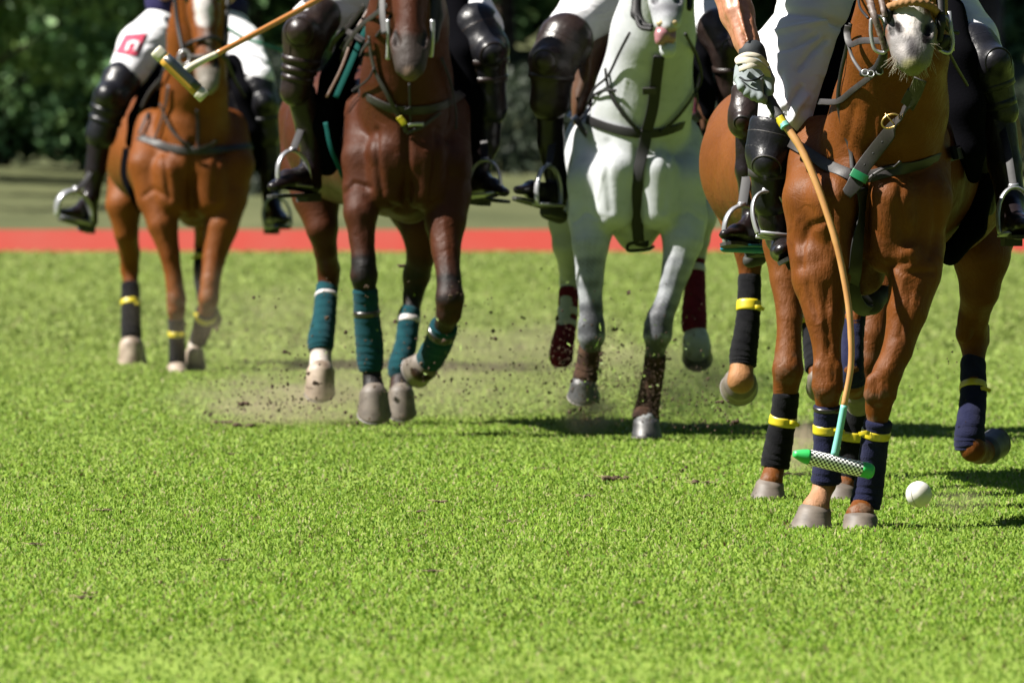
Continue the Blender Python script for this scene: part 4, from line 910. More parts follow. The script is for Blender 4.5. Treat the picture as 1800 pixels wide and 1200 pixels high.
f.spot((0, 0, 0, 1), (0, 0, 0, 1), (0, 0, 0))
f.wrap([(1000, 508, 1.53, 18), (997, 560, 1.48, 17), (989, 605, 1.42, 20), (986, 632, 1.42, 20), (986, 645, 1.42, 12)], 'wrap_maroon', [(.17, .06, 'tape_white'), (.29, .04, 'tape_white')], 9)
f.wrap([(1224, 445, 1.6, 15), (1222, 500, 1.54, 18), (1220, 560, 1.47, 22), (1221, 583, 1.46, 21)], 'wrap_maroon', [(.14, .08, 'tape_white')], 10)
f.wrap([(1038, 606, .0, 20), (1033, 640, .02, 20), (1028, 668, .02, 22)], 'wrap_muddy', [], 11)
f.wrap([(1153, 622, .0, 19), (1147, 665, .02, 19), (1139, 710, .03, 21), (1134, 738, .02, 25)], 'wrap_muddy', [], 12)
st = f.strap('breastplate', [(1010, 205), (1040, 212), (1080, 226), (1120, 234), (1160, 232), (1205, 216), (1248, 192)], 16, 'black_leather')
f.strap('chest_strap', [(1136, 226), (1130, 270), (1122, 320), (1119, 370), (1122, 420)], 20, 'black_leather', lift=.009)
f.strap('neck_strap', [(1158, 95), (1152, 140), (1146, 190), (1136, 228)], 20, 'black_leather', lift=.010)
f.strap('keeper', [(1141, 150), (1141, 162)], 24, 'grey_leather', lift=.016)
f.strap('rein', [(1216, 160), (1220, 190), (1228, 210)], 5, 'black_leather', lift=.012)
f.strap('martingale', [(1070, 120), (1076, 160), (1096, 196), (1124, 230)], 7, 'black_leather', lift=.010)
f.strap('martingale', [(1226, 128), (1214, 165), (1186, 204), (1158, 230)], 7, 'black_leather', lift=.010)
f.line('rein', [(1205, 60, -.35), (1225, 100, .0), (1232, 140, .2), (1218, 170, .3)], 3, 'black_leather')
f.line('girth_ring', [(1122, 425, .1), (1105, 430, .1), (1104, 440, .1), (1122, 440, .1), (1140, 438, .1), (1150, 432, .1)], 3, 'black_leather')
f.blob('girth_buckle', 'black_leather', [[(1120, 425, .12, 8), (1134, 428, .12, 8)]], .007, .006)
f.blob('cheek_piece', 'black_leather', [[(1120, -20, -.4, 9), (1118, 25, -.45, 9), (1132, 46, -.5, 6), (1145, 46, -.55, 5)]], .006, .006)
f.blob('cheek_piece', 'black_leather', [[(1214, -30, -.45, 7), (1212, 15, -.5, 6)]], .006, .006)
V, F = tube(spline([f.q(1132, -20, -.52), f.q(1150, -36, -.62), f.q(1172, -42, -.66), f.q(1195, -36, -.62), f.q(1208, -20, -.52)], 6), .010, 8); mk('noseband', V, F, 'black_leather', f.root)
f.blob('tongue', 'tongue', [[(1166, 46, -.66, 12), (1164, 62, -.70, 13), (1160, 72, -.71, 9)], [(1180, 50, -.66, 9), (1180, 68, -.69, 9)]], .006, .005)
f.blob('teeth', 'teeth', [[(1160, 41, -.70, 7), (1185, 41, -.70, 7)]], .006, .004)
f.blob('saddle_shade_roll', 'pad_cloth', [[(1215, 60, .6, 16), (1228, 110, .5, 20), (1240, 160, .45, 18), (1246, 200, .45, 12)]], .010, .01)
SADC = saddle(f, [(1100, 110, .9, 40), (1095, 100, 1.2, 52), (1095, 95, 1.4, 40)],
       [(1062, 60, .80, 30), (1036, 110, .75, 60), (1014, 180, .72, 46)], [(1205, 60, .80, 40), (1228, 120, .75, 66), (1240, 190, .72, 50)],
       [(1070, 70, .9, 50), (1044, 130, .9, 90)], [(1198, 70, .9, 60), (1222, 130, .9, 100), (1235, 210, .9, 70)], None, 'tan_leather', 'maroon_cloth')
f.strap('martingale_tab', [(1010, 208), (1030, 222), (1044, 236)], 12, 'grey_leather', lift=.02)
f.strap('girth_strap', [(1240, 120), (1244, 200)], 14, 'black_leather')
pc = Fig(35.3, 'person', 1100, 'player in white breeches and matt brown knee pads on the grey horse', 'person', 'polo players riding')
f = pc
lL = [(1080, -10, 1.0, 56), (1030, 25, .75, 48), (985, 68, .45, 38)]; lL2 = [(985, 68, .45, 34), (968, 150, .42, 26), (966, 230, .45, 22), (968, 300, .48, 20)]
lR = [(1150, -10, 1.0, 56), (1225, 15, .8, 44), (1272, 62, .5, 36)]; lR2 = [(1272, 62, .5, 34), (1285, 150, .5, 26), (1288, 240, .5, 22), (1285, 310, .5, 20)]
torso(f, (1115, -40, 1.0, 60), (1100, -180, .9, 64), (1095, -235, .85, 25), 'navy_shirt', (1040, -200, .85, 27), (1010, -110, .7, 23), (1060, -50, .3, 16), (1160, -200, .85, 27), (1190, -120, .7, 23), (1150, -60, .3, 16), (1092, -290, .78, 42), legs=(lL, lL2, lR, lR2))
f.blob('breeches', 'cloth', [lL, lR, [(1115, -40, 1.0, 62), (1110, -10, 1.0, 60)]], .010, .010)
f.knee_pad((994, 72, .45, 45), (972, 110, .40, 42), (966, 178, .42, 31), (962, 106, .32, 24), 'pad_brown', (.35, .92))
f.knee_pad((1262, 52, .5, 34), (1284, 90, .45, 34), (1292, 170, .5, 30), (1284, 84, .4, 22), 'pad_brown', (.35, .92))
f.boot([(967, 186, .45, 25), (968, 250, .48, 23), (976, 305, .5, 19), (982, 335, .52, 18)], (978, 355, .50, 16), (935, 333, .34, 15), (912, 334, .24, 11))
f.boot([(1285, 186, .5, 25), (1287, 270, .5, 23), (1284, 320, .5, 19)], (1284, 345, .5, 16), (1294, 350, .34, 16), (1300, 350, .24, 13))
f.stirrup((944, 358, .26), (965, 292, .34), (984, 362, .40), 3.6, SADC, 'steel', [(974, 240, .45), (1000, 150, .6)], lw=14)
f.blob('boot_heel', 'sole', [[(962, 372, .52, 14), (984, 380, .55, 14)]], .007, .005)

# ================================================================ bay horse
B = Fig(35.7, 'polo_horse', 720, 'dark bay polo horse in teal leg bandages with all four hooves off the turf', 'horse', 'polo horses galloping towards the camera')
S = 420; f = B
f.cone((712, 290, .25, 96), (700, 260, .7, 118), .02); f.cone((700, 260, .7, 118), (620, 240, 1.4, 118), .02); f.cone((620, 235, 1.4, 116), (590, 215, 1.9, 90), .02)
f.cone((712, 140, .6, 60), (705, 200, .6, 95), .02)
f.cone((575, 220, 1.95, 86), (560, 290, 1.9, 66), .02)
for A, B_ in (((650, 200, .3, 44), (640, 280, .10, 38)), ((640, 280, .10, 38), (640, 335, .08, 36)), ((785, 200, .3, 42), (790, 290, .10, 38)), ((790, 290, .10, 38), (785, 340, .1, 40)),
             ((680, 270, .0, 36), (680, 335, .02, 34)), ((750, 270, .0, 36), (748, 335, .02, 36)), ((715, 200, .06, 62), (715, 280, .04, 54)), ((715, 345, .14, 40), (722, 362, .2, 30))):
    f.cone(A, B_, .010)
f.chain([(715, 220, .2, 90), (715, 140, .05, 78), (716, 40, -.08, 70), (718, -60, -.2, 58), (720, -180, -.26, 48)], .014)
f.chain([(640, 335, .08, 38), (634, 375, .02, 30), (636, 420, .0, 22), (639, 455, -.02, 21), (640, 485, -.03, 24), (641, 503, -.01, 19), (645, 560, .02, 14), (652, 630, .03, 16), (654, 660, .03, 16), (657, 690, .0, 21)], .005)
f.cone((640, 468, -.06, 12), (640, 488, -.06, 12), .004)
f.chain([(785, 340, .10, 44), (783, 390, .04, 36), (784, 440, -.03, 25), (789, 490, -.10, 21), (791, 525, -.14, 25), (789, 550, -.12, 22), (778, 580, .0, 16), (762, 620, .14, 16), (752, 638, .2, 19), (744, 648, .22, 24)], .005)
f.cone((797, 525, -.15, 14), (793, 545, -.14, 12), .004)
f.chain([(552, 290, 1.85, 60), (556, 345, 1.7, 42), (566, 400, 1.65, 28), (572, 440, 1.7, 20), (578, 475, 1.8, 20), (577, 500, 1.8, 17), (572, 550, 1.72, 14), (566, 605, 1.62, 16), (564, 625, 1.60, 18), (564, 655, 1.55, 22)], .006)
f.cone((590, 470, 1.86, 9), (588, 495, 1.84, 9), .004)
f.chain([(690, 290, 1.8, 60), (738, 400, 1.6, 34), (740, 450, 1.62, 24), (732, 485, 1.7, 24), (726, 520, 1.72, 17), (718, 580, 1.66, 14), (706, 650, 1.58, 16), (705, 675, 1.55, 19), (705, 692, 1.52, 21)], .006)
f.chain([(580, 190, 2.2, 20), (575, 250, 2.3, 24), (580, 350, 2.3, 15)], .01)
at = horse_head(f, (720, -150, -.36), (721, 132, -.70), S * 1.12, width=1.0)
BL = (.012, .010, .010)
f.spot((640, 470, -.02, 30), (657, 700, 0, 30), BL, .06); f.spot((790, 500, -.1, 32), (748, 650, .2, 30), BL, .09); f.spot((574, 560, 1.7, 24), (564, 640, 1.6, 24), BL, .05); f.spot((730, 480, 1.7, 30), (705, 700, 1.5, 28), BL, .1)
f.spot((564, 640, 1.5, 30), (564, 662, 1.5, 30), (.6, .55, .5), .02); f.spot((720, 100, -.70, 42), (720, 130, -.66, 34), (.05, .038, .034), .06)
f.spot((721, 132, -.72, 14), (720, 134, -.68, 14), (.16, .11, .08), .02)
f.spot((690, 300, 0, 3), (700, 240, 0, 3), (.082, .022, .006), .3, 3)
f.groove([(715, 230), (716, 350)], .018, .02); f.groove([(662, 230), (664, 290), (672, 345)], .014, .012); f.groove([(768, 230), (766, 290), (758, 350)], .014, .012)
f.groove([(604, 340), (622, 322), (650, 330)], .011, .010); f.groove([(672, 352), (700, 366)], .012, .010); f.groove([(738, 366), (765, 356)], .012, .010)
for pts in ([(626, 360), (634, 410), (640, 450)], [(650, 370), (646, 430)], [(780, 380), (786, 440), (790, 480)]): f.groove(pts, .006, -.003)
f.build(.0105, (.066, .0165, .004))
f.hoof((657, 688, .0, 25), (658, 727, -.02, 30), fwd=(0, -1, -.2), normal=(0, .5, -.86))
f.hoof((748, 640, .21, 26), (731, 651, .32, 29), fwd=(-.3, .4, -1), normal=(-.5, .75, -.4))
f.hoof((564, 650, 1.55, 25), (562, 690, 1.52, 27), 'hoof_pale', fwd=(0, -1, -.2), normal=(0, .5, -.86))
f.hoof((705, 688, 1.52, 23), (706, 724, 1.49, 26), fwd=(0, -1, -.2), normal=(0, .5, -.86))
f.wrap([(642, 506, -.01, 22), (644, 545, .01, 22), (649, 600, .03, 24), (651, 635, .03, 23), (652, 653, .03, 20)], 'wrap_teal', [(.25, .05, 'tape_dark')], 13)
f.wrap([(781, 570, -.02, 24), (772, 600, .06, 24), (759, 625, .15, 24), (754, 634, .18, 23)], 'wrap_teal', [(.1, .10, 'tape_dark')], 14)
f.wrap([(575, 501, 1.8, 19), (571, 550, 1.72, 20), (564, 600, 1.63, 23), (564, 618, 1.61, 20)], 'wrap_teal', [(.12, .05, 'tape_white')], 15)
f.wrap([(721, 543, 1.70, 19), (714, 600, 1.64, 19), (703, 645, 1.58, 21), (703, 656, 1.58, 19)], 'wrap_teal', [(.10, .06, 'tape_white')], 16)
st = f.strap('breastplate', [(604, 142), (630, 160), (672, 182), (700, 192), (760, 190), (812, 165)], 16, 'grey_leather')
f.strap('buckle_tab', [(606, 142), (622, 154)], 22, 'grey_leather', parent=st, lift=.012)
f.strap('martingale', [(654, 62), (658, 96), (666, 130), (684, 165), (700, 198), (718, 234)], 8, 'grey_leather', lift=.010)
f.strap('rein', [(664, 118), (655, 138), (634, 156)], 3.5, 'black_leather', lift=.014)
f.strap('tape_mark', [(703, 203), (711, 216)], 11, 'tape_yellow', lift=.016)
f.strap('martingale', [(718, 234), (740, 222), (758, 206), (770, 196)], 6, 'grey_leather', lift=.010)
f.strap('chest_strap', [(719, 145), (721, 215)], 4, 'grey_leather', lift=.008)
f.band('neck_strap', [(672, -10, -.3), (664, 30, -.2), (656, 60, -.1), (650, 76, .0), (610, 55, .3)], 10, 'grey_leather', nrmv=(-.2, -1, .1))
f.band('cheek_piece', [(672, -40, -.45), (672, 20, -.52), (676, 60, -.56)], 12, 'grey_leather', nrmv=(-.4, -1, 0))
f.band('cheek_piece', [(766, -40, -.45), (764, 20, -.52), (760, 60, -.56)], 12, 'black_leather', nrmv=(.4, -1, 0))
f.line('bit_shank', [(682, 35, -.60), (683, 70, -.60), (682, 105, -.58)], 4, 'steel'); f.line('bit_shank', [(760, 35, -.60), (760, 70, -.60), (758, 100, -.58)], 4, 'steel')
f.band('rein', [(680, 10, -.4), (630, 50, .0), (606, 90, .3), (600, 130, .45)], 9, 'grey_leather', nrmv=(-.2, -1, .1))
f.band('rein', [(640, 10, .2), (618, 40, .3), (590, 70, .45), (580, 90, .5)], 9, 'grey_leather', nrmv=(-.2, -1, .1))
f.strap('ring', [(718, 217), (740, 218)], 6, 'steel', lift=.016)
f.blob('saddle_shade_roll', 'pad_cloth', [[(640, 20, .7, 20), (618, 80, .55, 24), (590, 140, .45, 26), (572, 220, .45, 28), (575, 290, .5, 20)]], .010, .012)
f.blob('saddle_shade_roll', 'pad_cloth', [[(800, 0, .55, 24), (818, 90, .45, 26), (828, 180, .45, 26), (834, 260, .5, 18)]], .010, .012)
SADB = saddle(f, [(680, 60, .9, 40), (670, 55, 1.2, 52), (660, 50, 1.4, 40)],
       [(622, 60, .8, 36), (598, 120, .75, 60), (585, 180, .72, 46)], [(795, 60, .80, 40), (820, 120, .75, 66), (828, 190, .72, 50)],
       [(640, 40, .85, 50), (612, 100, .8, 60), (598, 160, .8, 50)], [(790, 60, .9, 60), (815, 130, .9, 100), (826, 210, .9, 70)], None, 'saddle', 'pad_cloth')
f.band('flap_edge', [(652, 10, .26), (622, 62, .24), (600, 120, .22), (574, 172, .22)], 5, 'tan_leather', SADB, nrmv=(-.3, -1, .1))
f.band('cloth_edging', [(664, 20, .24), (638, 62, .22), (614, 118, .20), (590, 172, .20)], 10, 'teal_cloth', SADB, nrmv=(-.3, -1, .1))
f.band('girth', [(572, 215, .12), (582, 262, .12), (604, 312, .16)], 8, 'teal_cloth', None, nrmv=(-.3, -1, 0))
pb = Fig(35.7, 'person', 690, 'player in white breeches with shiny dark brown knee pads on the dark bay horse', 'person', 'polo players riding')
f = pb
lL = [(670, -60, 1.0, 56), (615, -15, .7, 48), (545, 40, .4, 38)]; lL2 = [(545, 40, .4, 34), (525, 110, .40, 26), (535, 200, .45, 24), (548, 280, .48, 18)]
lR = [(730, -60, 1.0, 56), (800, -20, .8, 46), (848, 50, .5, 38)]; lR2 = [(848, 50, .5, 34), (860, 130, .5, 26), (855, 220, .5, 24), (850, 290, .5, 18)]
torso(f, (700, -90, 1.0, 60), (690, -230, .9, 64), (688, -285, .85, 25), 'teal_shirt', (625, -250, .85, 27), (590, -150, .5, 23), (610, -50, .1, 16), (755, -250, .85, 27), (790, -170, .7, 23), (740, -110, .3, 16), (686, -340, .78, 42), legs=(lL, lL2, lR, lR2))
f.blob('breeches', 'cloth', [lL, lR, [(700, -90, 1.0, 62), (700, -60, 1.0, 60)]], .010, .010)
f.knee_pad((560, 30, .42, 36), (538, 62, .36, 40), (519, 160, .38, 24), (530, 55, .28, 28), 'pad_brown', (.45, .62, .78, .94))
f.knee_pad((838, 46, .5, 38), (856, 86, .45, 38), (862, 190, .48, 27), (864, 92, .36, 25), 'pad_black', (.2, .5, .9), strap_m='pad_brown')
f.boot([(530, 165, .42, 26), (545, 230, .46, 24), (548, 275, .46, 18), (546, 300, .46, 18)], (548, 325, .46, 16), (505, 316, .32, 17), (482, 328, .22, 13))
f.boot([(858, 190, .5, 27), (855, 250, .5, 24), (845, 285, .5, 18), (842, 310, .5, 18)], (842, 332, .5, 16), (866, 330, .36, 16), (886, 338, .26, 11))
f.stirrup((490, 322, .26), (515, 265, .32), (543, 328, .40), 3.4, SADB, 'steel', [(530, 225, .42), (548, 180, .6)], lw=14)
f.stirrup((825, 346, .36), (852, 282, .36), (878, 340, .30), 3.4, SADB, 'steel', [(850, 240, .45), (840, 170, .6)], lw=14)

f = B
f.line('rein', [(686, 30, -.5), (664, 62, -.2), (648, 74, .0), (620, 60, .25), (600, 84, .4)], 3.4, 'black_leather')
f.strap('rein', [(770, 100), (784, 140), (792, 180), (796, 230)], 6, 'black_leather', lift=.012)
f.strap('rein', [(655, 72), (632, 106), (612, 142)], 6, 'grey_leather', lift=.012)
f.strap('breastplate_ring', [(716, 186), (722, 196)], 12, 'black_leather', lift=.012)
f.blob('blinker_strap', 'black_leather', [[(764, -30, -.42, 11), (768, 30, -.45, 11), (764, 70, -.5, 8)]], .006, .006)
f = C
f.strap('rein', [(1088, 158), (1064, 160), (1040, 178), (1026, 196)], 5, 'black_leather', lift=.012)
f.strap('rein', [(1112, 56), (1094, 92), (1076, 134), (1052, 158), (1036, 200)], 5, 'black_leather', lift=.013)
f.line('cheek_strap', [(1118, 30, -.5), (1126, 48, -.55), (1146, 52, -.6)], 4, 'black_leather')
mb = Fig(34.6, 'polo_mallet', 560, 'orange cane mallet with yellow and black banded head, crossing before the leftmost horse', 'mallet', 'polo mallets')
f = mb
f.line('cane', [(620, -35, .5), (560, -1, .35), (470, 48, .2), (381, 95, .05)], 5.2, 'cane_orange')
f.line('painted_end', [(381, 95, .05), (350, 110, .02), (326, 124, .0)], [5.4, 6.2, 7.2], 'cream_paint')
a0 = f.q(273, 88, .0); a1 = f.q(360, 172, .0); ax = a1 - a0; rr = f.r(12)
for nm, t0, t1, m_ in (('cream_end', 0, .17, 'cream_paint'), ('cream_end', .85, 1, 'cream_paint')):
    V, F = tube([a0 + ax * t for t in np.linspace(t0, t1, 6)], [rr * .9, rr, rr, rr, rr, rr * .9], 20); mk(nm, V, F, m_, f.root)
V, F = tube([a0 + ax * t for t in np.linspace(.17, .85, 8)], rr * .97, 24); mk('mallet_head', V, F, 'yellow_paint', f.root)
up_ = nrm(np.cross(nrm(ax), np.array([0, 1., 0])));  up_ = up_ if up_[2] > 0 else -up_
b = Blob()
V, F = tube([a0 + ax * t + up_ * rr * .28 + np.array([0, -rr * .25, 0]) for t in np.linspace(.18, .84, 6)], rr * .86, 20, flat=up_, q=.9); mk('black_band', V, F, 'black_paint', f.root)

# ================================================================ leftmost horse
A = Fig(46.9, 'polo_horse', 340, 'brown polo horse with a white blaze, leftmost of the five', 'horse', 'polo horses galloping towards the camera')
S = 320; f = A
f.cone((336, 290, .25, 90), (332, 270, .8, 98), .02); f.cone((332, 270, .8, 98), (282, 262, 1.5, 98), .02); f.cone((282, 262, 1.5, 98), (262, 250, 1.9, 74), .02)
f.cone((336, 170, .6, 40), (334, 220, .6, 75), .02)
for A_2, B_ in (((270, 225, .3, 34), (258, 290, .10, 32)), ((258, 290, .10, 32), (272, 350, .08, 32)), ((402, 225, .3, 34), (414, 290, .10, 32)), ((414, 290, .10, 32), (400, 345, .1, 36)),
             ((300, 300, .0, 32), (304, 350, .02, 34)), ((368, 300, .0, 32), (372, 350, .02, 34)), ((336, 220, .06, 50), (336, 280, .04, 44)), ((338, 355, .14, 38), (340, 372, .2, 28))):
    f.cone(A_2, B_, .010)
f.chain([(338, 240, .2, 70), (342, 160, .05, 56), (348, 60, -.08, 52), (354, -40, -.2, 44), (356, -120, -.26, 36)], .014)
f.chain([(278, 350, .08, 34), (286, 395, .02, 27), (298, 445, .0, 18), (306, 490, -.01, 15), (310, 525, -.02, 17), (310, 545, -.02, 16), (310, 562, .0, 12), (311, 600, .02, 10), (312, 638, .02, 12)], .005)
f.chain([(398, 350, .08, 36), (388, 400, .02, 30), (376, 455, -.03, 20), (370, 495, -.08, 17), (367, 525, -.10, 18), (363, 545, -.06, 14), (354, 575, .06, 11), (344, 600, .14, 12), (342, 620, .12, 14)], .005)
f.chain([(240, 290, 1.85, 50), (218, 360, 1.7, 32), (222, 410, 1.7, 21), (228, 445, 1.8, 18), (228, 475, 1.85, 16), (230, 500, 1.82, 12), (230, 560, 1.75, 11), (231, 596, 1.7, 15)], .006)
f.chain([(380, 300, 1.8, 48), (366, 390, 1.65, 26), (356, 430, 1.75, 14), (352, 470, 1.7, 10), (360, 530, 1.6, 11), (368, 545, 1.58, 14)], .006)
f.chain([(262, 220, 2.2, 16), (260, 270, 2.3, 20), (262, 350, 2.3, 12)], .01)
at = horse_head(f, (352, -60, -.36), (366, 160, -.72), S, width=1.05)
f.spot((350, -60, -.56, 17), (358, 30, -.66, 17), (.72, .70, .70), .02, 5); f.spot((358, 30, -.8, 15), (368, 88, -.85, 12), (.72, .70, .70), .02, 5)
f.spot((366, 140, -.7, 26), (368, 155, -.68, 22), (.25, .23, .2), .05)
f.spot((231, 590, 1.65, 22), (232, 620, 1.65, 22), (.65, .62, .56), .03); f.spot((343, 612, .1, 18), (342, 640, .1, 18), (.65, .62, .56), .03)
f.groove([(338, 250), (338, 360)], .018, .02); f.groove([(290, 250), (292, 300), (298, 350)], .014, .012); f.groove([(384, 250), (382, 300), (376, 350)], .014, .012)
f.groove([(252, 345), (270, 332), (292, 345)], .011, .010); f.groove([(300, 372), (322, 378)], .012, .010); f.groove([(274, 370), (290, 420), (300, 460)], .006, -.005)
f.build(.0125, (.19, .055, .007))
f.hoof((311, 640, .02, 16), (312, 660, -.02, 24), 'hoof_pale', fwd=(-.1, -1, 0), normal=(0, 0, -1))
f.hoof((342, 616, .12, 16), (342, 642, .12, 20), 'hoof_pale', fwd=(0, -1, -.2), normal=(0, .5, -.86))
f.hoof((231, 602, 1.7, 21), (233, 636, 1.68, 26), 'hoof_pale', fwd=(0, -1, -.2), normal=(0, .5, -.86))
f.hoof((369, 545, 1.58, 15), (372, 560, 1.66, 18), 'hoof', fwd=(0, .2, -1), normal=(0, .8, -.5))
f.wrap([(310, 560, .0, 15), (311, 600, .02, 14), (312, 642, .02, 15)], 'wrap_black', [(.28, .13, Y)], 17)
f.wrap([(363, 545, -.05, 18), (356, 575, .06, 17), (347, 600, .13, 15)], 'wrap_black', [(.10, .13, Y)], 18)
f.wrap([(229, 498, 1.83, 16), (230, 545, 1.77, 17), (231, 596, 1.7, 18)], 'wrap_black', [(.33, .09, Y)], 19)
f.wrap([(354, 438, 1.73, 11), (352, 480, 1.68, 12), (360, 528, 1.6, 13)], 'wrap_black', [(.12, .12, Y)], 20)
f.strap('breastplate', [(232, 238), (262, 248), (300, 260), (340, 266), (390, 264), (440, 258)], 13, 'grey_leather')
f.strap('rein', [(290, 180), (305, 225), (330, 256), (345, 262)], 5, 'grey_leather', lift=.02)
f.strap('rein', [(345, 262), (362, 256), (374, 246)], 5, 'grey_leather', lift=.02)
f.strap('chest_strap', [(346, 190), (348, 262)], 5, 'black_leather', lift=.012)
V, F = tube(spline([f.q(318, 88, -.50), f.q(334, 76, -.60), f.q(358, 68, -.645), f.q(382, 68, -.60), f.q(394, 84, -.5)], 6), .011, 8); mk('noseband', V, F, 'black_leather', f.root)
V, F = tube(spline([f.q(324, 98, -.56), f.q(342, 100, -.645), f.q(362, 99, -.68), f.q(384, 96, -.645), f.q(396, 102, -.56)], 6), .012, 8); mk('noseband', V, F, 'grey_leather', f.root)
f.line('cheek_piece', [(306, -20, -.45), (312, 40, -.5), (322, 92, -.6)], 4, 'black_leather'); f.line('cheek_piece', [(402, -20, -.4), (398, 40, -.5), (394, 96, -.58)], 4, 'black_leather')
V, F = ring(f.q(324, 102, -.62), (1, 0, 0), (0, .1, 1), .03, .04, .007, 18); mk('bit_ring', V, F, 'steel', f.root)
f.line('rein', [(322, 100, -.6), (300, 110, -.2), (275, 150, .3)], 3, 'black_leather'); f.line('rein', [(396, 100, -.6), (412, 140, -.1), (430, 170, .3)], 3, 'black_leather')
f.line('rein', [(300, 120, .1), (262, 165, .3), (240, 215, .4)], 4, 'grey_leather')
f.blob('saddle_shade_roll', 'pad_cloth', [[(290, 120, .6, 14), (262, 165, .5, 18), (244, 210, .42, 18), (232, 250, .42, 12)]], .012, .012)
f.blob('saddle_shade_roll', 'pad_cloth', [[(408, 110, .55, 16), (430, 165, .45, 20), (446, 230, .45, 18), (454, 290, .5, 12)]], .012, .012)
SADA = saddle(f, [(330, 110, .9, 30), (325, 108, 1.2, 40), (320, 105, 1.4, 30)],
       [(292, 130, .8, 24), (268, 170, .75, 46), (250, 225, .72, 34)], [(400, 120, .80, 30), (424, 170, .75, 50), (438, 230, .72, 40)],
       [(300, 120, .9, 40), (258, 190, .9, 70), (236, 240, .9, 40)], [(392, 110, .9, 46), (420, 180, .9, 76), (440, 250, .9, 50)], None, 'saddle', 'pad_cloth')
f.band('girth', [(222, 260, .6), (218, 310, .55), (240, 355, .5), (250, 372, .5)], 14, 'pad_cloth', None, nrmv=(-.6, -1, -.2))
f.strap('rein', [(296, 120), (282, 160), (262, 206), (248, 240)], 5, 'black_leather', lift=.014)
f.strap('neck_strap', [(300, 150), (292, 200), (276, 246)], 6, 'grey_leather', lift=.01)
pa = Fig(46.9, 'person', 330, 'player with a navy shirt, a red patch on white breeches and silver stirrups, leftmost rider', 'person', 'polo players riding')
f = pa
lL = [(300, 40, 1.0, 44), (252, 86, .75, 46), (218, 138, .45, 32)]; lL2 = [(212, 140, .45, 26), (188, 200, .42, 20), (172, 290, .42, 17), (160, 350, .42, 15)]
lR = [(380, 30, 1.0, 44), (425, 80, .8, 36), (455, 140, .5, 28)]; lR2 = [(455, 140, .5, 24), (465, 210, .5, 20), (472, 290, .5, 17), (480, 360, .5, 15)]
torso(f, (335, 10, 1.0, 50), (330, -110, .9, 54), (328, -155, .85, 20), 'navy_shirt', (268, -125, .85, 22), (240, -50, .7, 18), (290, -10, .4, 13), (392, -125, .85, 22), (425, -50, .7, 18), (400, -5, .4, 13), (328, -200, .78, 33), legs=(lL, lL2, lR, lR2))
f.blob('shirt_tail', 'navy_shirt', [[(300, 0, .95, 46), (325, 14, 1.0, 44)], [(340, 10, 1.0, 50), (405, 20, .95, 34)]], .012, .01)
f.blob('breeches', 'cloth', [lL, lR, [(300, 55, .95, 40), (385, 45, 1.0, 36)]], .012, .010)
f.bvh = BVHTree.FromPolygons([Vector(v) + f.root.location for v in [x.co for x in bpy.data.objects[[o.name for o in f.root.children if o.name.startswith('breeches')][0]].data.vertices]], [tuple(p.vertices) for p in [o for o in f.root.children if o.name.startswith('breeches')][0].data.polygons])
pt = f.decal('red_patch', [(221, 62), (258, 60), (240, 100), (204, 94)], 'red_cloth')
for quad in ([(226, 76), (231, 76), (225, 92), (220, 92)], [(231, 74), (243, 74), (241, 79), (229, 79)], [(240, 76), (245, 76), (239, 92), (234, 92)]):
    f.decal('number', quad, 'lettering', parent=pt, lift=.009, n=4)
f.knee_pad((214, 142, .45, 32), (196, 175, .38, 32), (178, 236, .40, 24), (190, 168, .30, 22), 'pad_black', (.3, .6, .93))
f.knee_pad((452, 150, .5, 28), (464, 185, .45, 26), (470, 240, .48, 20), (464, 180, .38, 17), 'pad_black', (.4, .9))
f.boot([(176, 240, .42, 21), (168, 300, .42, 18), (160, 345, .42, 14)], (158, 388, .42, 13), (132, 376, .30, 12), (112, 374, .22, 9))
f.boot([(470, 240, .5, 20), (474, 300, .5, 18), (478, 350, .5, 15)], (476, 388, .5, 13), (490, 384, .36, 14), (500, 386, .26, 11))
f.stirrup((101, 378, .22), (133, 337, .26), (156, 392, .34), 5.6, SADA, 'steel', [(155, 310, .35), (185, 250, .5)], lw=10, bow=.7)
f.stirrup((466, 400, .3), (482, 345, .34), (512, 396, .34), 3.0, SADA, 'steel', [(478, 300, .45), (462, 220, .6)], lw=10)
wa = Fig(46.9, 'riding_whip', 470, 'thin green whip pointing left from beside the leftmost rider', 'whip')
wa.line('shaft', [(400, 50, .5), (430, 68, .5), (470, 80, .5), (530, 100, .5)], [3.2, 3, 2.4, 1.6], 'green_whip')

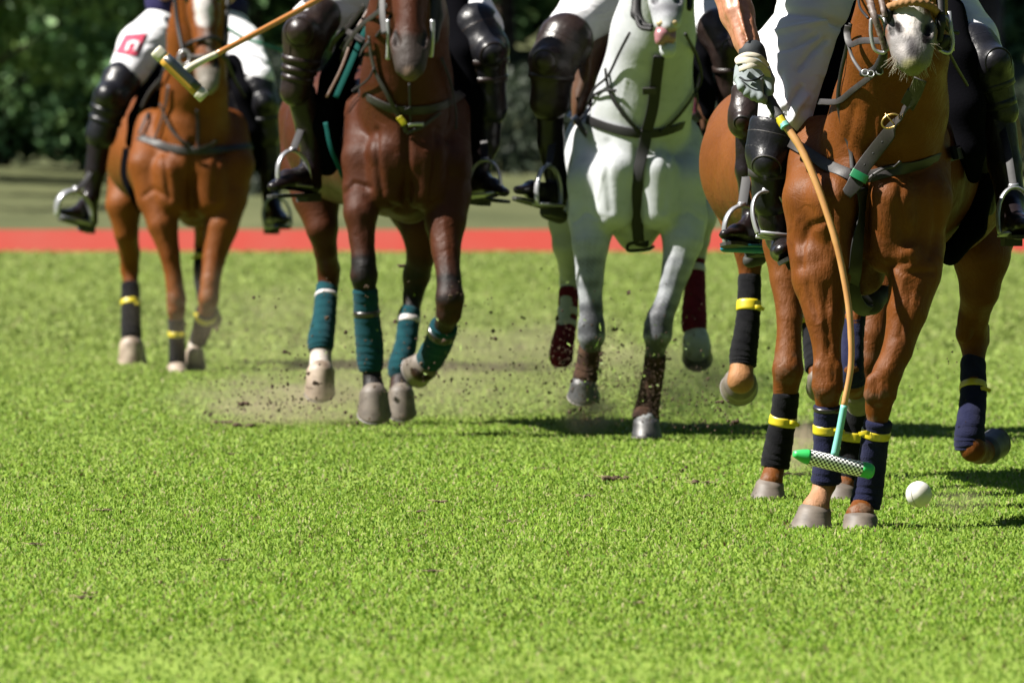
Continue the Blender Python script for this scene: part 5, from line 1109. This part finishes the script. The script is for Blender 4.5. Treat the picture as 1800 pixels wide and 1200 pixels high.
# ================================================================ setting
def sheet(name, xs, ys, zf, m, kind='structure', uvn=None):
    V = [(x, y, zf(x, y)) for y in ys for x in xs]; nx = len(xs)
    F = [(j * nx + i, j * nx + i + 1, (j + 1) * nx + i + 1, (j + 1) * nx + i) for j in range(len(ys) - 1) for i in range(nx - 1)]
    o = mk(name, V, F, m); o['kind'] = kind; return o
def ground_fn(m, n, l, b, tc):
    n1 = n.new('ShaderNodeTexNoise'); n1.inputs['Scale'].default_value = .35; n1.inputs['Detail'].default_value = 8; n1.inputs['Roughness'].default_value = .7
    n2 = n.new('ShaderNodeTexNoise'); n2.inputs['Scale'].default_value = 28; n2.inputs['Detail'].default_value = 8; n2.inputs['Roughness'].default_value = .75
    mp = n.new('ShaderNodeMapping'); mp.inputs['Scale'].default_value = (1, .35, 1); l.new(tc.outputs['Object'], mp.inputs[0])
    l.new(mp.outputs[0], n1.inputs['Vector']); l.new(mp.outputs[0], n2.inputs['Vector'])
    cr = n.new('ShaderNodeValToRGB'); e = cr.color_ramp.elements; e[0].position = .38; e[0].color = (0.0806, 0.124, 0.0166, 1); e[1].position = .62; e[1].color = (0.124, 0.171, 0.0285, 1)
    l.new(n2.outputs[0], cr.inputs[0])
    mx = n.new('ShaderNodeMix'); mx.data_type = 'RGBA'; mr = n.new('ShaderNodeMapRange'); mr.inputs[1].default_value = .45; mr.inputs[2].default_value = .75; mr.inputs[4].default_value = .55
    l.new(n1.outputs[0], mr.inputs[0]); l.new(mr.outputs[0], mx.inputs[0]); l.new(cr.outputs[0], mx.inputs[6]); mx.inputs[7].default_value = (0.138, 0.166, 0.0428, 1)
    l.new(mx.outputs[2], b.inputs['Base Color'])
    bu = n.new('ShaderNodeBump'); bu.inputs['Strength'].default_value = .6; bu.inputs['Distance'].default_value = .01; l.new(n2.outputs[0], bu.inputs['Height']); l.new(bu.outputs[0], b.inputs['Normal'])
M['ground'] = mat('turf_ground', (.1, .2, .03), .9, .1, fn=ground_fn)
M['meadow'] = mat('meadow_grass', (.034, .039, .016), .95, .1, var=(.6, (.052, .056, .024), .35, .65), bump=(8, .6, .05))
ys = [8, 14, 20, 26, 32, 40, 50, 62, 80, 100, 112]
sheet('playing_field', [-25, -8, 0, 8, 25], ys, lambda x, y: 0, 'ground')
def mz(x, y):
    if y > 200: return mz(x, 199) + min(14, (y - 200) * .3)
    t = max(0, min(1, (y - 128) / 34)); u = max(0, min(1, (x + 6.5) / 5)); return -.006 + t * (1.15 + 2.0 * u * u * (3 - 2 * u) + .2 * math.sin(x * .31 + 1) + .08 * math.sin(x * 1.1))
sheet('meadow', [-400, -90, -40, -25, -20, -16, -13, -10, -8, -6, -4, -2, 0, 2, 4, 6, 8, 12, 18, 30, 90, 400], [112, 125, 140, 146, 152, 158, 164, 170, 190, 200, 225, 260, 600], mz, 'meadow')
sheet('field_edge', [-400, -25], [8, 40, 80, 112], lambda x, y: -.003, 'ground'); sheet('field_edge', [25, 400], [8, 40, 80, 112], lambda x, y: -.003, 'ground')

# low red boards along the far side line
d = 15000 * CAMH / (443 - 285); V = []; F = []
def prism(V, F, x0, x1, y0, y1, z0, z1, top=None):
    n = len(V); t = top or 0
    V += [(x0, y0, z0), (x1, y0, z0), (x1, y1, z0), (x0, y1, z0), (x0, y0 + t, z1), (x1, y0 + t, z1), (x1, y1, z1), (x0, y1, z1)]
    F += [(n, n + 3, n + 2, n + 1), (n + 4, n + 5, n + 6, n + 7), (n, n + 1, n + 5, n + 4), (n + 1, n + 2, n + 6, n + 5), (n + 2, n + 3, n + 7, n + 6), (n + 3, n, n + 4, n + 7)]
bw = empty('sideboard', (0, d, 0), 'long low red board edging the far side of the polo field', 'sideboard')
for i in range(-9, 9):
    V = []; F = []; prism(V, F, i * 3.0 + .004 + 1.2, i * 3 + 2.996 + 1.2, d, d + .26, 0.0, .285, .2); mk('board', V, F, 'red_board', bw, smooth=False)
    V = []; F = []; prism(V, F, i * 3.0 + 1.16, i * 3 + 1.24, d + .262, d + .31, 0, .25); mk('stake', V, F, 'red_board', bw, smooth=False)

# grass blades of the field: uncountable, one object
def grass():
    cols = {}
    Vs = []; Fs = []; n0 = 0; rnd = np.random.RandomState(3)
    Cs = []
    for (d0, d1, dens, h0, wd) in ((16.5, 20, 3600, .015, .0042), (20, 25, 5000, .015, .0044), (25, 30, 5000, .015, .0046), (30, 38, 2800, .016, .006), (38, 52, 1100, .020, .009), (52, 80, 300, .032, .019), (80, 110, 110, .035, .03)):
        wA = lambda y: y * .06 + 1.9
        area = (d1 - d0) * (wA(d0) + wA(d1)); n = int(area * dens)
        y = d0 + (d1 - d0) * rnd.rand(n); x = (rnd.rand(n) * 2 - 1) * (y * .06 + 1.9)
        P2 = np.stack([x, y * .5, np.zeros(n)], 1)
        patch = vnoise(P2, 1.1, 4) * .35 + vnoise(P2, 4, 1) * .45 + vnoise(P2, 17, 2) * .5
        keep = rnd.rand(n) < .82 + .35 * patch; x, y, patch = x[keep], y[keep], patch[keep]; n = len(x)
        h = h0 * (.55 + .9 * rnd.rand(n) ** 1.3) * (1 + .35 * patch); az = rnd.rand(n) * 6.283; lean = .25 + 1.0 * rnd.rand(n)
        tw = rnd.rand(n) * 6.283; w_ = wd * (.6 + .8 * rnd.rand(n))
        dx, dy = np.cos(az), np.sin(az); sx, sy = np.cos(tw), np.sin(tw)
        base = np.stack([x, y, np.full(n, -.002)], 1)
        side = np.stack([sx, sy, np.zeros(n)], 1) * w_[:, None] * .5
        mid = base + np.stack([dx * h * .35 * lean, dy * h * .35 * lean, h * .62], 1)
        tip = base + np.stack([dx * h * 1.1 * lean, dy * h * 1.1 * lean, h * (1.05 - .35 * lean)], 1)
        V = np.stack([base - side, base + side, mid + side, mid - side, tip], 1).reshape(-1, 3)
        i = np.arange(n)[:, None] * 5 + n0
        Fs.append(np.hstack([i, i + 1, i + 2, i + 3])); 
        Fs.append(np.hstack([i + 3, i + 2, i + 4, i + 4]))
        Vs.append(V); n0 += n * 5
        t = rnd.rand(n)[:, None]; c = np.array([.115, .25, .018]) * (1 - t) + np.array([.335, .48, .065]) * t
        yel = (rnd.rand(n) < .08 + .08 * patch)[:, None]; c = np.where(yel, np.array([.42, .40, .19]), c)
        br = (rnd.rand(n) < .018)[:, None]; c = np.where(br, np.array([.16, .10, .05]), c)
        far = np.clip((y - 30) / 25, 0, 1)[:, None] * .6; c = c * (1 - far) + np.array([.33, .37, .13]) * far; c = c * (1 + .32 * patch[:, None]); Cs.append(np.repeat(c, 5, 0))  # distance fade paints haze and sunlit tips into the blade colour
    V = np.vstack(Vs); C = np.vstack(Cs) * .52
    quads = np.vstack(Fs[0::2]); tris = np.vstack(Fs[1::2])[:, :3]
    me = bpy.data.meshes.new('field_grass'); me.vertices.add(len(V)); me.vertices.foreach_set('co', V.astype(np.float32).ravel())
    loops = np.concatenate([quads.ravel(), tris.ravel()]).astype(np.int32)
    me.loops.add(len(loops)); me.loops.foreach_set('vertex_index', loops)
    st = np.concatenate([np.arange(len(quads)) * 4, len(quads) * 4 + np.arange(len(tris)) * 3]).astype(np.int32)
    me.polygons.add(len(st)); me.polygons.foreach_set('loop_start', st); me.polygons.foreach_set('loop_total', np.concatenate([np.full(len(quads), 4), np.full(len(tris), 3)]).astype(np.int32))
    me.update(calc_edges=True)
    a = me.color_attributes.new('tone', 'FLOAT_COLOR', 'POINT'); a.data.foreach_set('color', np.hstack([C, np.ones((len(C), 1))]).astype(np.float32).ravel())
    m = bpy.data.materials.new('grass_blade'); m.use_nodes = True; n = m.node_tree.nodes; l = m.node_tree.links; b = n['Principled BSDF']
    at_ = n.new('ShaderNodeAttribute'); at_.attribute_name = 'tone'; l.new(at_.outputs['Color'], b.inputs['Base Color']); b.inputs['Roughness'].default_value = .6; b.inputs['Specular IOR Level'].default_value = .12
    tr = n.new('ShaderNodeBsdfTranslucent'); l.new(at_.outputs['Color'], tr.inputs[0]); mx = n.new('ShaderNodeMixShader'); mx.inputs[0].default_value = .45
    l.new(b.outputs[0], mx.inputs[1]); l.new(tr.outputs[0], mx.inputs[2]); l.new(mx.outputs[0], n['Material Output'].inputs[0])
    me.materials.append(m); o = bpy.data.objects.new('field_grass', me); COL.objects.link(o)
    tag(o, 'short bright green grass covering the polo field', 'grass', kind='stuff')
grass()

# ================================================================ woodland beyond the field
def foliage(name, c1, c2, c3):
    m = bpy.data.materials.new(name); m.use_nodes = True; n = m.node_tree.nodes; l = m.node_tree.links; b = n['Principled BSDF']
    tc = n.new('ShaderNodeTexCoord'); no = n.new('ShaderNodeTexNoise'); no.inputs['Scale'].default_value = 1.3; no.inputs['Detail'].default_value = 5; l.new(tc.outputs['Object'], no.inputs[0])
    cr = n.new('ShaderNodeValToRGB'); e = cr.color_ramp.elements; e[0].position = .32; e[0].color = (*c1, 1); e[1].position = .68; e[1].color = (*c3, 1)
    k = e.new(.5); k.color = (*c2, 1); l.new(no.outputs[0], cr.inputs[0]); l.new(cr.outputs[0], b.inputs['Base Color']); b.inputs['Roughness'].default_value = .55; b.inputs['Specular IOR Level'].default_value = .3
    tr = n.new('ShaderNodeBsdfTranslucent'); l.new(cr.outputs[0], tr.inputs[0]); mx = n.new('ShaderNodeMixShader'); mx.inputs[0].default_value = .3
    l.new(b.outputs[0], mx.inputs[1]); l.new(tr.outputs[0], mx.inputs[2]); l.new(mx.outputs[0], n['Material Output'].inputs[0]); M[name] = m
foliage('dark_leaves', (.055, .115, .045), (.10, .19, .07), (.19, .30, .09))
foliage('sunlit_leaves', (.11, .21, .05), (.22, .34, .08), (.34, .48, .13))  # lighter leaf copy with sunlight put into its colour
foliage('bank_shade_leaves', (.016, .024, .013), (.024, .034, .019), (.034, .045, .026))  # leaf colour kept dark to paint the shade of the bank
M['bark'] = mat('tree_bark', (.06, .042, .03), .9, .2, bump=(6, .8, .05), var=(3, (.03, .022, .016), .4, .6))
def leaf_quads(centres, size, rnd):
    n = len(centres); a = rnd.normal(size=(n, 3)); a /= np.linalg.norm(a, axis=1)[:, None]; b = np.cross(a, rnd.normal(size=(n, 3))); b /= np.linalg.norm(b, axis=1)[:, None]
    s = size * (.5 + rnd.rand(n))[:, None]; V = np.stack([centres - a * s, centres + b * s * .45, centres + a * s, centres - b * s * .45], 1).reshape(-1, 3)
    return V, np.arange(n * 4).reshape(-1, 4)
def tree_parts(seed, n, Rx, zlo, zhi, leaf):
    rnd = np.random.RandomState(seed); K = 46; cl = []
    for i in range(K):
        z = zlo + (zhi - zlo) * rnd.rand(); t = (z - zlo) / (zhi - zlo); rr = Rx * (.45 + .75 * math.sin(math.pi * min(1, t * .8 + .18))) * math.sqrt(rnd.rand())
        a = rnd.rand() * 6.283; cl.append((rr * math.cos(a), rr * math.sin(a), z, .55 + .95 * rnd.rand()))
    C = []; 
    for x, y, z, r in cl:
        m_ = int(n / K); d = rnd.normal(size=(m_, 3)); d /= np.linalg.norm(d, axis=1)[:, None]; C.append(np.array([x, y, z]) + d * (r * rnd.rand(m_)[:, None] ** .45) * np.array([1.25, 1.25, .8]))
    crown = leaf_quads(np.vstack(C), leaf, rnd)
    parts = [tube(spline([(0, 0, -1.2), (.1, 0, 1.5), (.15, .1, zhi * .45), (.1, 0, zhi * .85)], 5), [.32, .24, .18, .05], 10)]
    for x, y, z, r in cl[:16]:
        z0 = max(.8, z * .55); parts.append(tube(spline([(.12, .05, z0), (x * .45, y * .45, z0 + (z - z0) * .4), (x, y, z)], 4), [.09, .02], 6))
    return crown, join(*parts)
def tree(x, y, var, label, leafm, group='trees beyond the field', rot=0, sc=1.0, name='tree'):
    r = empty(name, (x, y, mz(x, y)), label, 'tree', group); r.rotation_euler.z = rot; r.scale = (sc, sc, sc)
    key = (var, leafm)
    if key not in TC:
        (cv, cf), (tv, tf) = tree_parts(*var)
        a = mk_np('crown', cv, cf, leafm, None); a.data.polygons.foreach_set('use_smooth', np.zeros(len(cf), bool)); b = mk('trunk', tv, tf, 'bark'); TC[key] = (a, b); a.parent = r; b.parent = r
    else:
        for o in TC[key]: c = o.copy(); COL.objects.link(c); c.parent = r
    return r
TC = {}
dark = 'dark green tree in deep shade far beyond the red board'
v1, v2, v3 = (1, 15000, 3.2, .3, 13, .15), (2, 15000, 3.4, .5, 14, .15), (3, 14000, 3.3, 5.4, 15, .16)
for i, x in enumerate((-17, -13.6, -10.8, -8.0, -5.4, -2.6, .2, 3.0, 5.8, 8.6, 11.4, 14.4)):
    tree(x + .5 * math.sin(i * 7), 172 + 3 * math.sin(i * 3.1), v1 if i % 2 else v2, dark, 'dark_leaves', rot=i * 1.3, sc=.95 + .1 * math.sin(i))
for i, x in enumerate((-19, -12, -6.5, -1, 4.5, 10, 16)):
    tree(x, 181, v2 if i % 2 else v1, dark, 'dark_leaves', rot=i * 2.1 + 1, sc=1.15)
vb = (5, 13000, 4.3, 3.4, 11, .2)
for (x, y, rot, lb) in ((-10.0, 157, .4, 'sun-tinted tree at the upper left, beyond the field'), (-.1, 165, 1.4, 'sun-tinted tree seen between the dark bay and the grey horse, far beyond'), (9.0, 165, 2.4, 'sun-tinted tree at the upper right corner behind the last rider')):
    tree(x, y, vb, lb, 'sunlit_leaves', rot=rot, name='broadleaf_tree', sc=.62)
hi = 'added tree, crown out of view, shading the bank beyond the board'  # trees added to shade the bank, their crowns out of view
for i, (x, y) in enumerate(((-5.9, 149), (-3.5, 150), (-1.4, 148), (1.2, 150), (3.2, 149), (6.2, 150), (-6.2, 154), (-2.6, 158), (1.7, 155), (2.9, 160), (5.0, 155), (-5.2, 165), (-1.6, 166), (1.9, 166), (6, 167), (8.4, 162))):
    tree(x, y, v3, hi, 'dark_leaves', group='added trees shading the bank', rot=i * 1.9)
# unseen trees added round the ground to hold back low skylight
for i, (x, y, sc) in enumerate([(x, -7 - 3 * (i % 2), 1.9) for i, x in enumerate(range(-28, 29, 7))] + [(22 + 2 * (i % 2), y, 1.7) for i, y in enumerate(range(0, 100, 9))] + [(-27 - 2 * (i % 2), y, 1.45) for i, y in enumerate(range(0, 100, 9))]):
    r = empty('tree', (x, y, 0), 'added unseen tree round the polo ground, holding back skylight', 'tree', 'added trees round the ground'); r.rotation_euler.z = i * 1.7; r.scale = (sc, sc, sc)
    for o in TC[(v1, 'dark_leaves')]: c = o.copy(); COL.objects.link(c); c.parent = r
v4 = (4, 14000, 4.0, 9.0, 18, .17)  # high crowns put in to throw more shade on the bank
for i, (x, y) in enumerate(((-12.5, 148), (-12.8, 155), (-12.2, 162), (-5.5, 161), (-2.2, 147), (2.2, 147), (3.6, 161), (-13, 141), (8.4, 152))):
    tree(x, y, v4, 'added clean-stemmed tree, crown out of view, shading the bank', 'dark_leaves', group='added trees shading the bank', rot=i * 2.3)
hb = np.random.RandomState(21); nh = 42000
hx = hb.uniform(-5.6, 22, nh); hy = 138 + hb.normal(0, .55, nh); top = 2.5 + .25 * np.sin(hx * 1.3) + .2 * np.sin(hx * 3.1 + 1)
hz = top * hb.rand(nh) ** .8; V, F = leaf_quads(np.stack([hx, hy, hz], 1), .09, hb)
hg = empty('shade_hedge', (8, 138, 0), 'added dull green hedge behind the middle and right of the red board', 'shade_hedge')  # added in place of the shaded bank, its colour carrying the shade
o = mk_np('foliage', V, F, 'bank_shade_leaves', hg); o.data.polygons.foreach_set('use_smooth', np.zeros(len(F), bool))
# undergrowth closing the wood
rnd = np.random.RandomState(9); n = 110000
x = rnd.uniform(-24, 24, n); y = rnd.uniform(176, 192, n); z = rnd.rand(n) * (4.2 + 1.2 * np.sin(x * .9)) + np.array([mz(a, b) for a, b in zip(x, y)]) + (y - 176) * .18
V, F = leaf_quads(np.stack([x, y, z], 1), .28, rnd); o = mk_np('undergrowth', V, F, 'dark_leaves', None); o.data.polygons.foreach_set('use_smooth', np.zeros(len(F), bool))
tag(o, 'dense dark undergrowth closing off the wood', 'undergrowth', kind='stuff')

# ================================================================ clods, torn turf and dust
M['soil'] = mat('dark_soil', (.028, .018, .013), .95, .1, bump=(160, 1, .004), var=(70, (.06, .042, .028), .4, .7))
def clod_mesh(seed, r, n=5):
    rr = random.Random(seed); b = Blob()
    for i in range(n):
        p = np.array([rr.gauss(0, r * .8), rr.gauss(0, r * .6), rr.uniform(0, r * .5)]); b.ball(p, r * rr.uniform(.3, .6), .002)
    V, Q = b.mesh(r * .16); V = V + np.stack([vnoise(V, 400, 1), vnoise(V, 420, 2), vnoise(V, 390, 3)], 1) * r * .09
    return V, Q
def clod(x, y, r, label, seed, z=0.004, squash=.6, group='clods of torn soil lying on the turf'):
    d = FPX * CAMH / (y - 285); p = P(x, y, d); V, Q = clod_mesh(seed, r); V[:, 2] *= squash
    # straws and rootlets sticking out
    rr = random.Random(seed + 50); parts = []
    for i in range(10):
        a = rr.uniform(0, 6.28); L = rr.uniform(1.2, 2.4) * r; parts.append(tube([(0, 0, r * .1), (math.cos(a) * L, math.sin(a) * L, rr.uniform(.05, .5) * r)], .0011, 4))
    o = mk_np('soil_clod', V, Q, 'soil', None); o.location = (p.x, d, z); tag(o, label, 'clod', group)
    V, F = join(*parts); s_ = mk('rootlets', V, F, 'straw'); s_.parent = o
M['straw'] = mat('dry_straw', (.16, .13, .07), .8, .2)
clod(1082, 846, .036, 'dark clod of soil with straws on the turf left of the black-bandaged hooves', 1)
clod(1232, 852, .026, 'small flat clod beside the black-bandaged hooves, right of the bigger clod', 2)
clod(896, 920, .022, 'tiny brown scrap of soil alone on the open turf in the lower middle', 3, squash=.4)
clod(734, 902, .016, 'crumb of soil on the turf, lowest at the left of the middle', 4, squash=.5)
clod(430, 752, .035, 'brown clod kicked up behind the leftmost horse, on the turf at the left', 5)
clod(392, 745, .028, 'second brown clod left of the kicked up one, left side', 6)
clod(1390, 838, .05, 'loose soil heap right beside the black-bandaged foreleg', 7, squash=.45)

for i in range(16):
    clod(R.uniform(40, 1560), R.uniform(700, 1080), R.uniform(.010, .021), 'small crumb of torn turf scattered on the open grass', 60 + i, squash=.5, group='crumbs of turf on the open grass')
def spray(name, label, boxes, m, leafy=False):
    rr = random.Random(len(name)); V = []; F = []
    for (x0, x1, y0, y1, d0, d1, n, s0, s1) in boxes:
        for i in range(n):
            x = rr.gauss((x0 + x1) / 2, (x1 - x0) / 4); y = rr.triangular(y0, y1, y1 - (y1 - y0) * .3); d = rr.uniform(d0, d1); c = np.array(P(x, y, d)); s = rr.uniform(s0, s1) * (1 if rr.random() < .9 else 2)
            if c[2] < .005: c[2] = .01
            R3 = np.linalg.qr(np.array([[rr.gauss(0, 1) for _ in range(3)] for _ in range(3)]))[0]
            n0 = len(V)
            if leafy:
                for p in ((-2.6, 0, 0), (0, .5, .15), (2.6, .2, .6), (0, -.5, .1)): V.append(c + R3 @ np.array(p) * s)
                F += [(n0, n0 + 1, n0 + 2, n0 + 3)]
            else:
                k = [np.array(p) * rr.uniform(.5, 1.2) for p in ((1, 0, 0), (-1, 0, 0), (0, 1, 0), (0, -1, 0), (0, 0, 1), (0, 0, -1))]
                V += [c + R3 @ p * s for p in k]
                F += [tuple(n0 + i for i in t) for t in ((0, 2, 4), (2, 1, 4), (1, 3, 4), (3, 0, 4), (2, 0, 5), (1, 2, 5), (3, 1, 5), (0, 3, 5))]
    o = mk(name, V, F, m, smooth=False); tag(o, label, 'debris', kind='stuff')
spray('flying_soil', 'specks of soil thrown up behind the galloping hooves', [
    (940, 1120, 560, 720, 34.6, 36.5, 900, .0016, .0042), (1080, 1190, 600, 750, 34.4, 36, 900, .0016, .004), (900, 1350, 440, 760, 34, 37, 260, .0018, .005),
    (380, 1000, 460, 760, 34, 38, 420, .002, .007), (640, 1340, 500, 765, 34, 37, 260, .003, .009), (360, 600, 640, 758, 35, 38, 260, .0015, .008), (1180, 1340, 640, 770, 31, 34, 120, .002, .006), (1150, 1280, 790, 860, 28.5, 31, 60, .0015, .005),
    (1580, 1760, 560, 760, 27, 30, 40, .0015, .004), (330, 520, 520, 700, 40, 47, 60, .003, .008), (1000, 1060, 690, 750, 35, 36, 200, .0015, .005), (600, 760, 720, 770, 35, 37, 90, .002, .006)], 'soil')
M['torn_grass'] = mat('torn_grass', (.14, .21, .035), .5, .3)
spray('flying_grass', 'torn bits of grass flying around the grey horse and the middle hooves', [
    (980, 1240, 460, 740, 34, 36, 130, .0025, .0045), (560, 900, 430, 700, 34.5, 37, 40, .0025, .0045), (1180, 1340, 640, 760, 31, 34, 20, .002, .004)], 'torn_grass', True)
for i, (x, y, d, r) in enumerate(((428, 712, 36, .017), (644, 505, 35.5, .011), (870, 596, 35.5, .010), (1268, 708, 31, .014), (1292, 742, 31.5, .013), (706, 468, 36, .012), (500, 620, 36, .009))):
    V, Q = clod_mesh(20 + i, r, 6); p = P(x, y, d); o = mk_np('flying_clod', V, Q, 'soil', None); o.location = p
    tag(o, ('lump of soil in the air above the turf left of the bay horse', 'lump of soil in the air between the teal bandaged legs', 'lump of soil in the air midway between the bay and grey horses', 'twisted lump of soil under the raised black-bandaged hoof', 'lump of soil touching the turf below the raised black-bandaged hoof', 'lump of turf in the air behind the teal bandaged knee', 'small lump of soil in the air left of the white-coroneted hoof')[i], 'clod', 'clods of soil in the air')

def dust(x, y, d, sx, sy, sz, dens, label, col=(.42, .345, .26)):
    m = bpy.data.materials.new('dust'); m.use_nodes = True; n = m.node_tree.nodes; l = m.node_tree.links; n.remove(n['Principled BSDF'])
    v = n.new('ShaderNodeVolumePrincipled'); v.inputs['Color'].default_value = (*col, 1); v.inputs['Anisotropy'].default_value = .3
    tc = n.new('ShaderNodeTexCoord'); ln = n.new('ShaderNodeVectorMath'); ln.operation = 'LENGTH'; l.new(tc.outputs['Object'], ln.inputs[0])
    mr = n.new('ShaderNodeMapRange'); mr.interpolation_type = 'SMOOTHSTEP'; mr.inputs[1].default_value = 1.0; mr.inputs[2].default_value = .1; mr.inputs[3].default_value = 0; mr.inputs[4].default_value = 1; l.new(ln.outputs['Value'], mr.inputs[0])
    no = n.new('ShaderNodeTexNoise'); no.inputs['Scale'].default_value = 2.6; no.inputs['Detail'].default_value = 7; no.inputs['Roughness'].default_value = .65; l.new(tc.outputs['Object'], no.inputs['Vector'])
    m2 = n.new('ShaderNodeMapRange'); m2.inputs[1].default_value = .40; m2.inputs[2].default_value = .7; m2.inputs[3].default_value = 0; m2.inputs[4].default_value = dens; l.new(no.outputs[0], m2.inputs[0])
    mu = n.new('ShaderNodeMath'); mu.operation = 'MULTIPLY'; l.new(mr.outputs[0], mu.inputs[0]); l.new(m2.outputs[0], mu.inputs[1]); l.new(mu.outputs[0], v.inputs['Density']); l.new(v.outputs[0], n['Material Output'].inputs['Volume'])
    V, Q = Blob().ball((0, 0, 0), 1.0, .01).mesh(.12); o = mk_np('dust_cloud', V, Q, m, None); o.location = P(x, y, d); o.scale = (sx, sy, sz); tag(o, label, 'dust', kind='stuff')
dust(1035, 722, 36.0, .18, .3, .13, 16, 'brown puff of dust under the grey horse’s left forehoof in the photo')
dust(1230, 680, 36.8, .50, .6, .24, 5, 'pale dust drifting right of the grey horse')
dust(520, 705, 37.5, .70, .8, .17, 4, 'thin brown dust left of the dark bay horse')
dust(860, 640, 38.5, 1.4, 1.2, .36, 1.3, 'faint dust between the dark bay and the grey horse')
dust(1405, 780, 30.2, .11, .3, .13, 12, 'dust puff behind the black-bandaged hooves')
dust(1690, 880, 27.6, .15, .2, .06, 3.5, 'light puff of dust right of the ball')
dust(450, 560, 43.0, .9, 1.6, .34, .3, 'faint dust right of the leftmost horse')
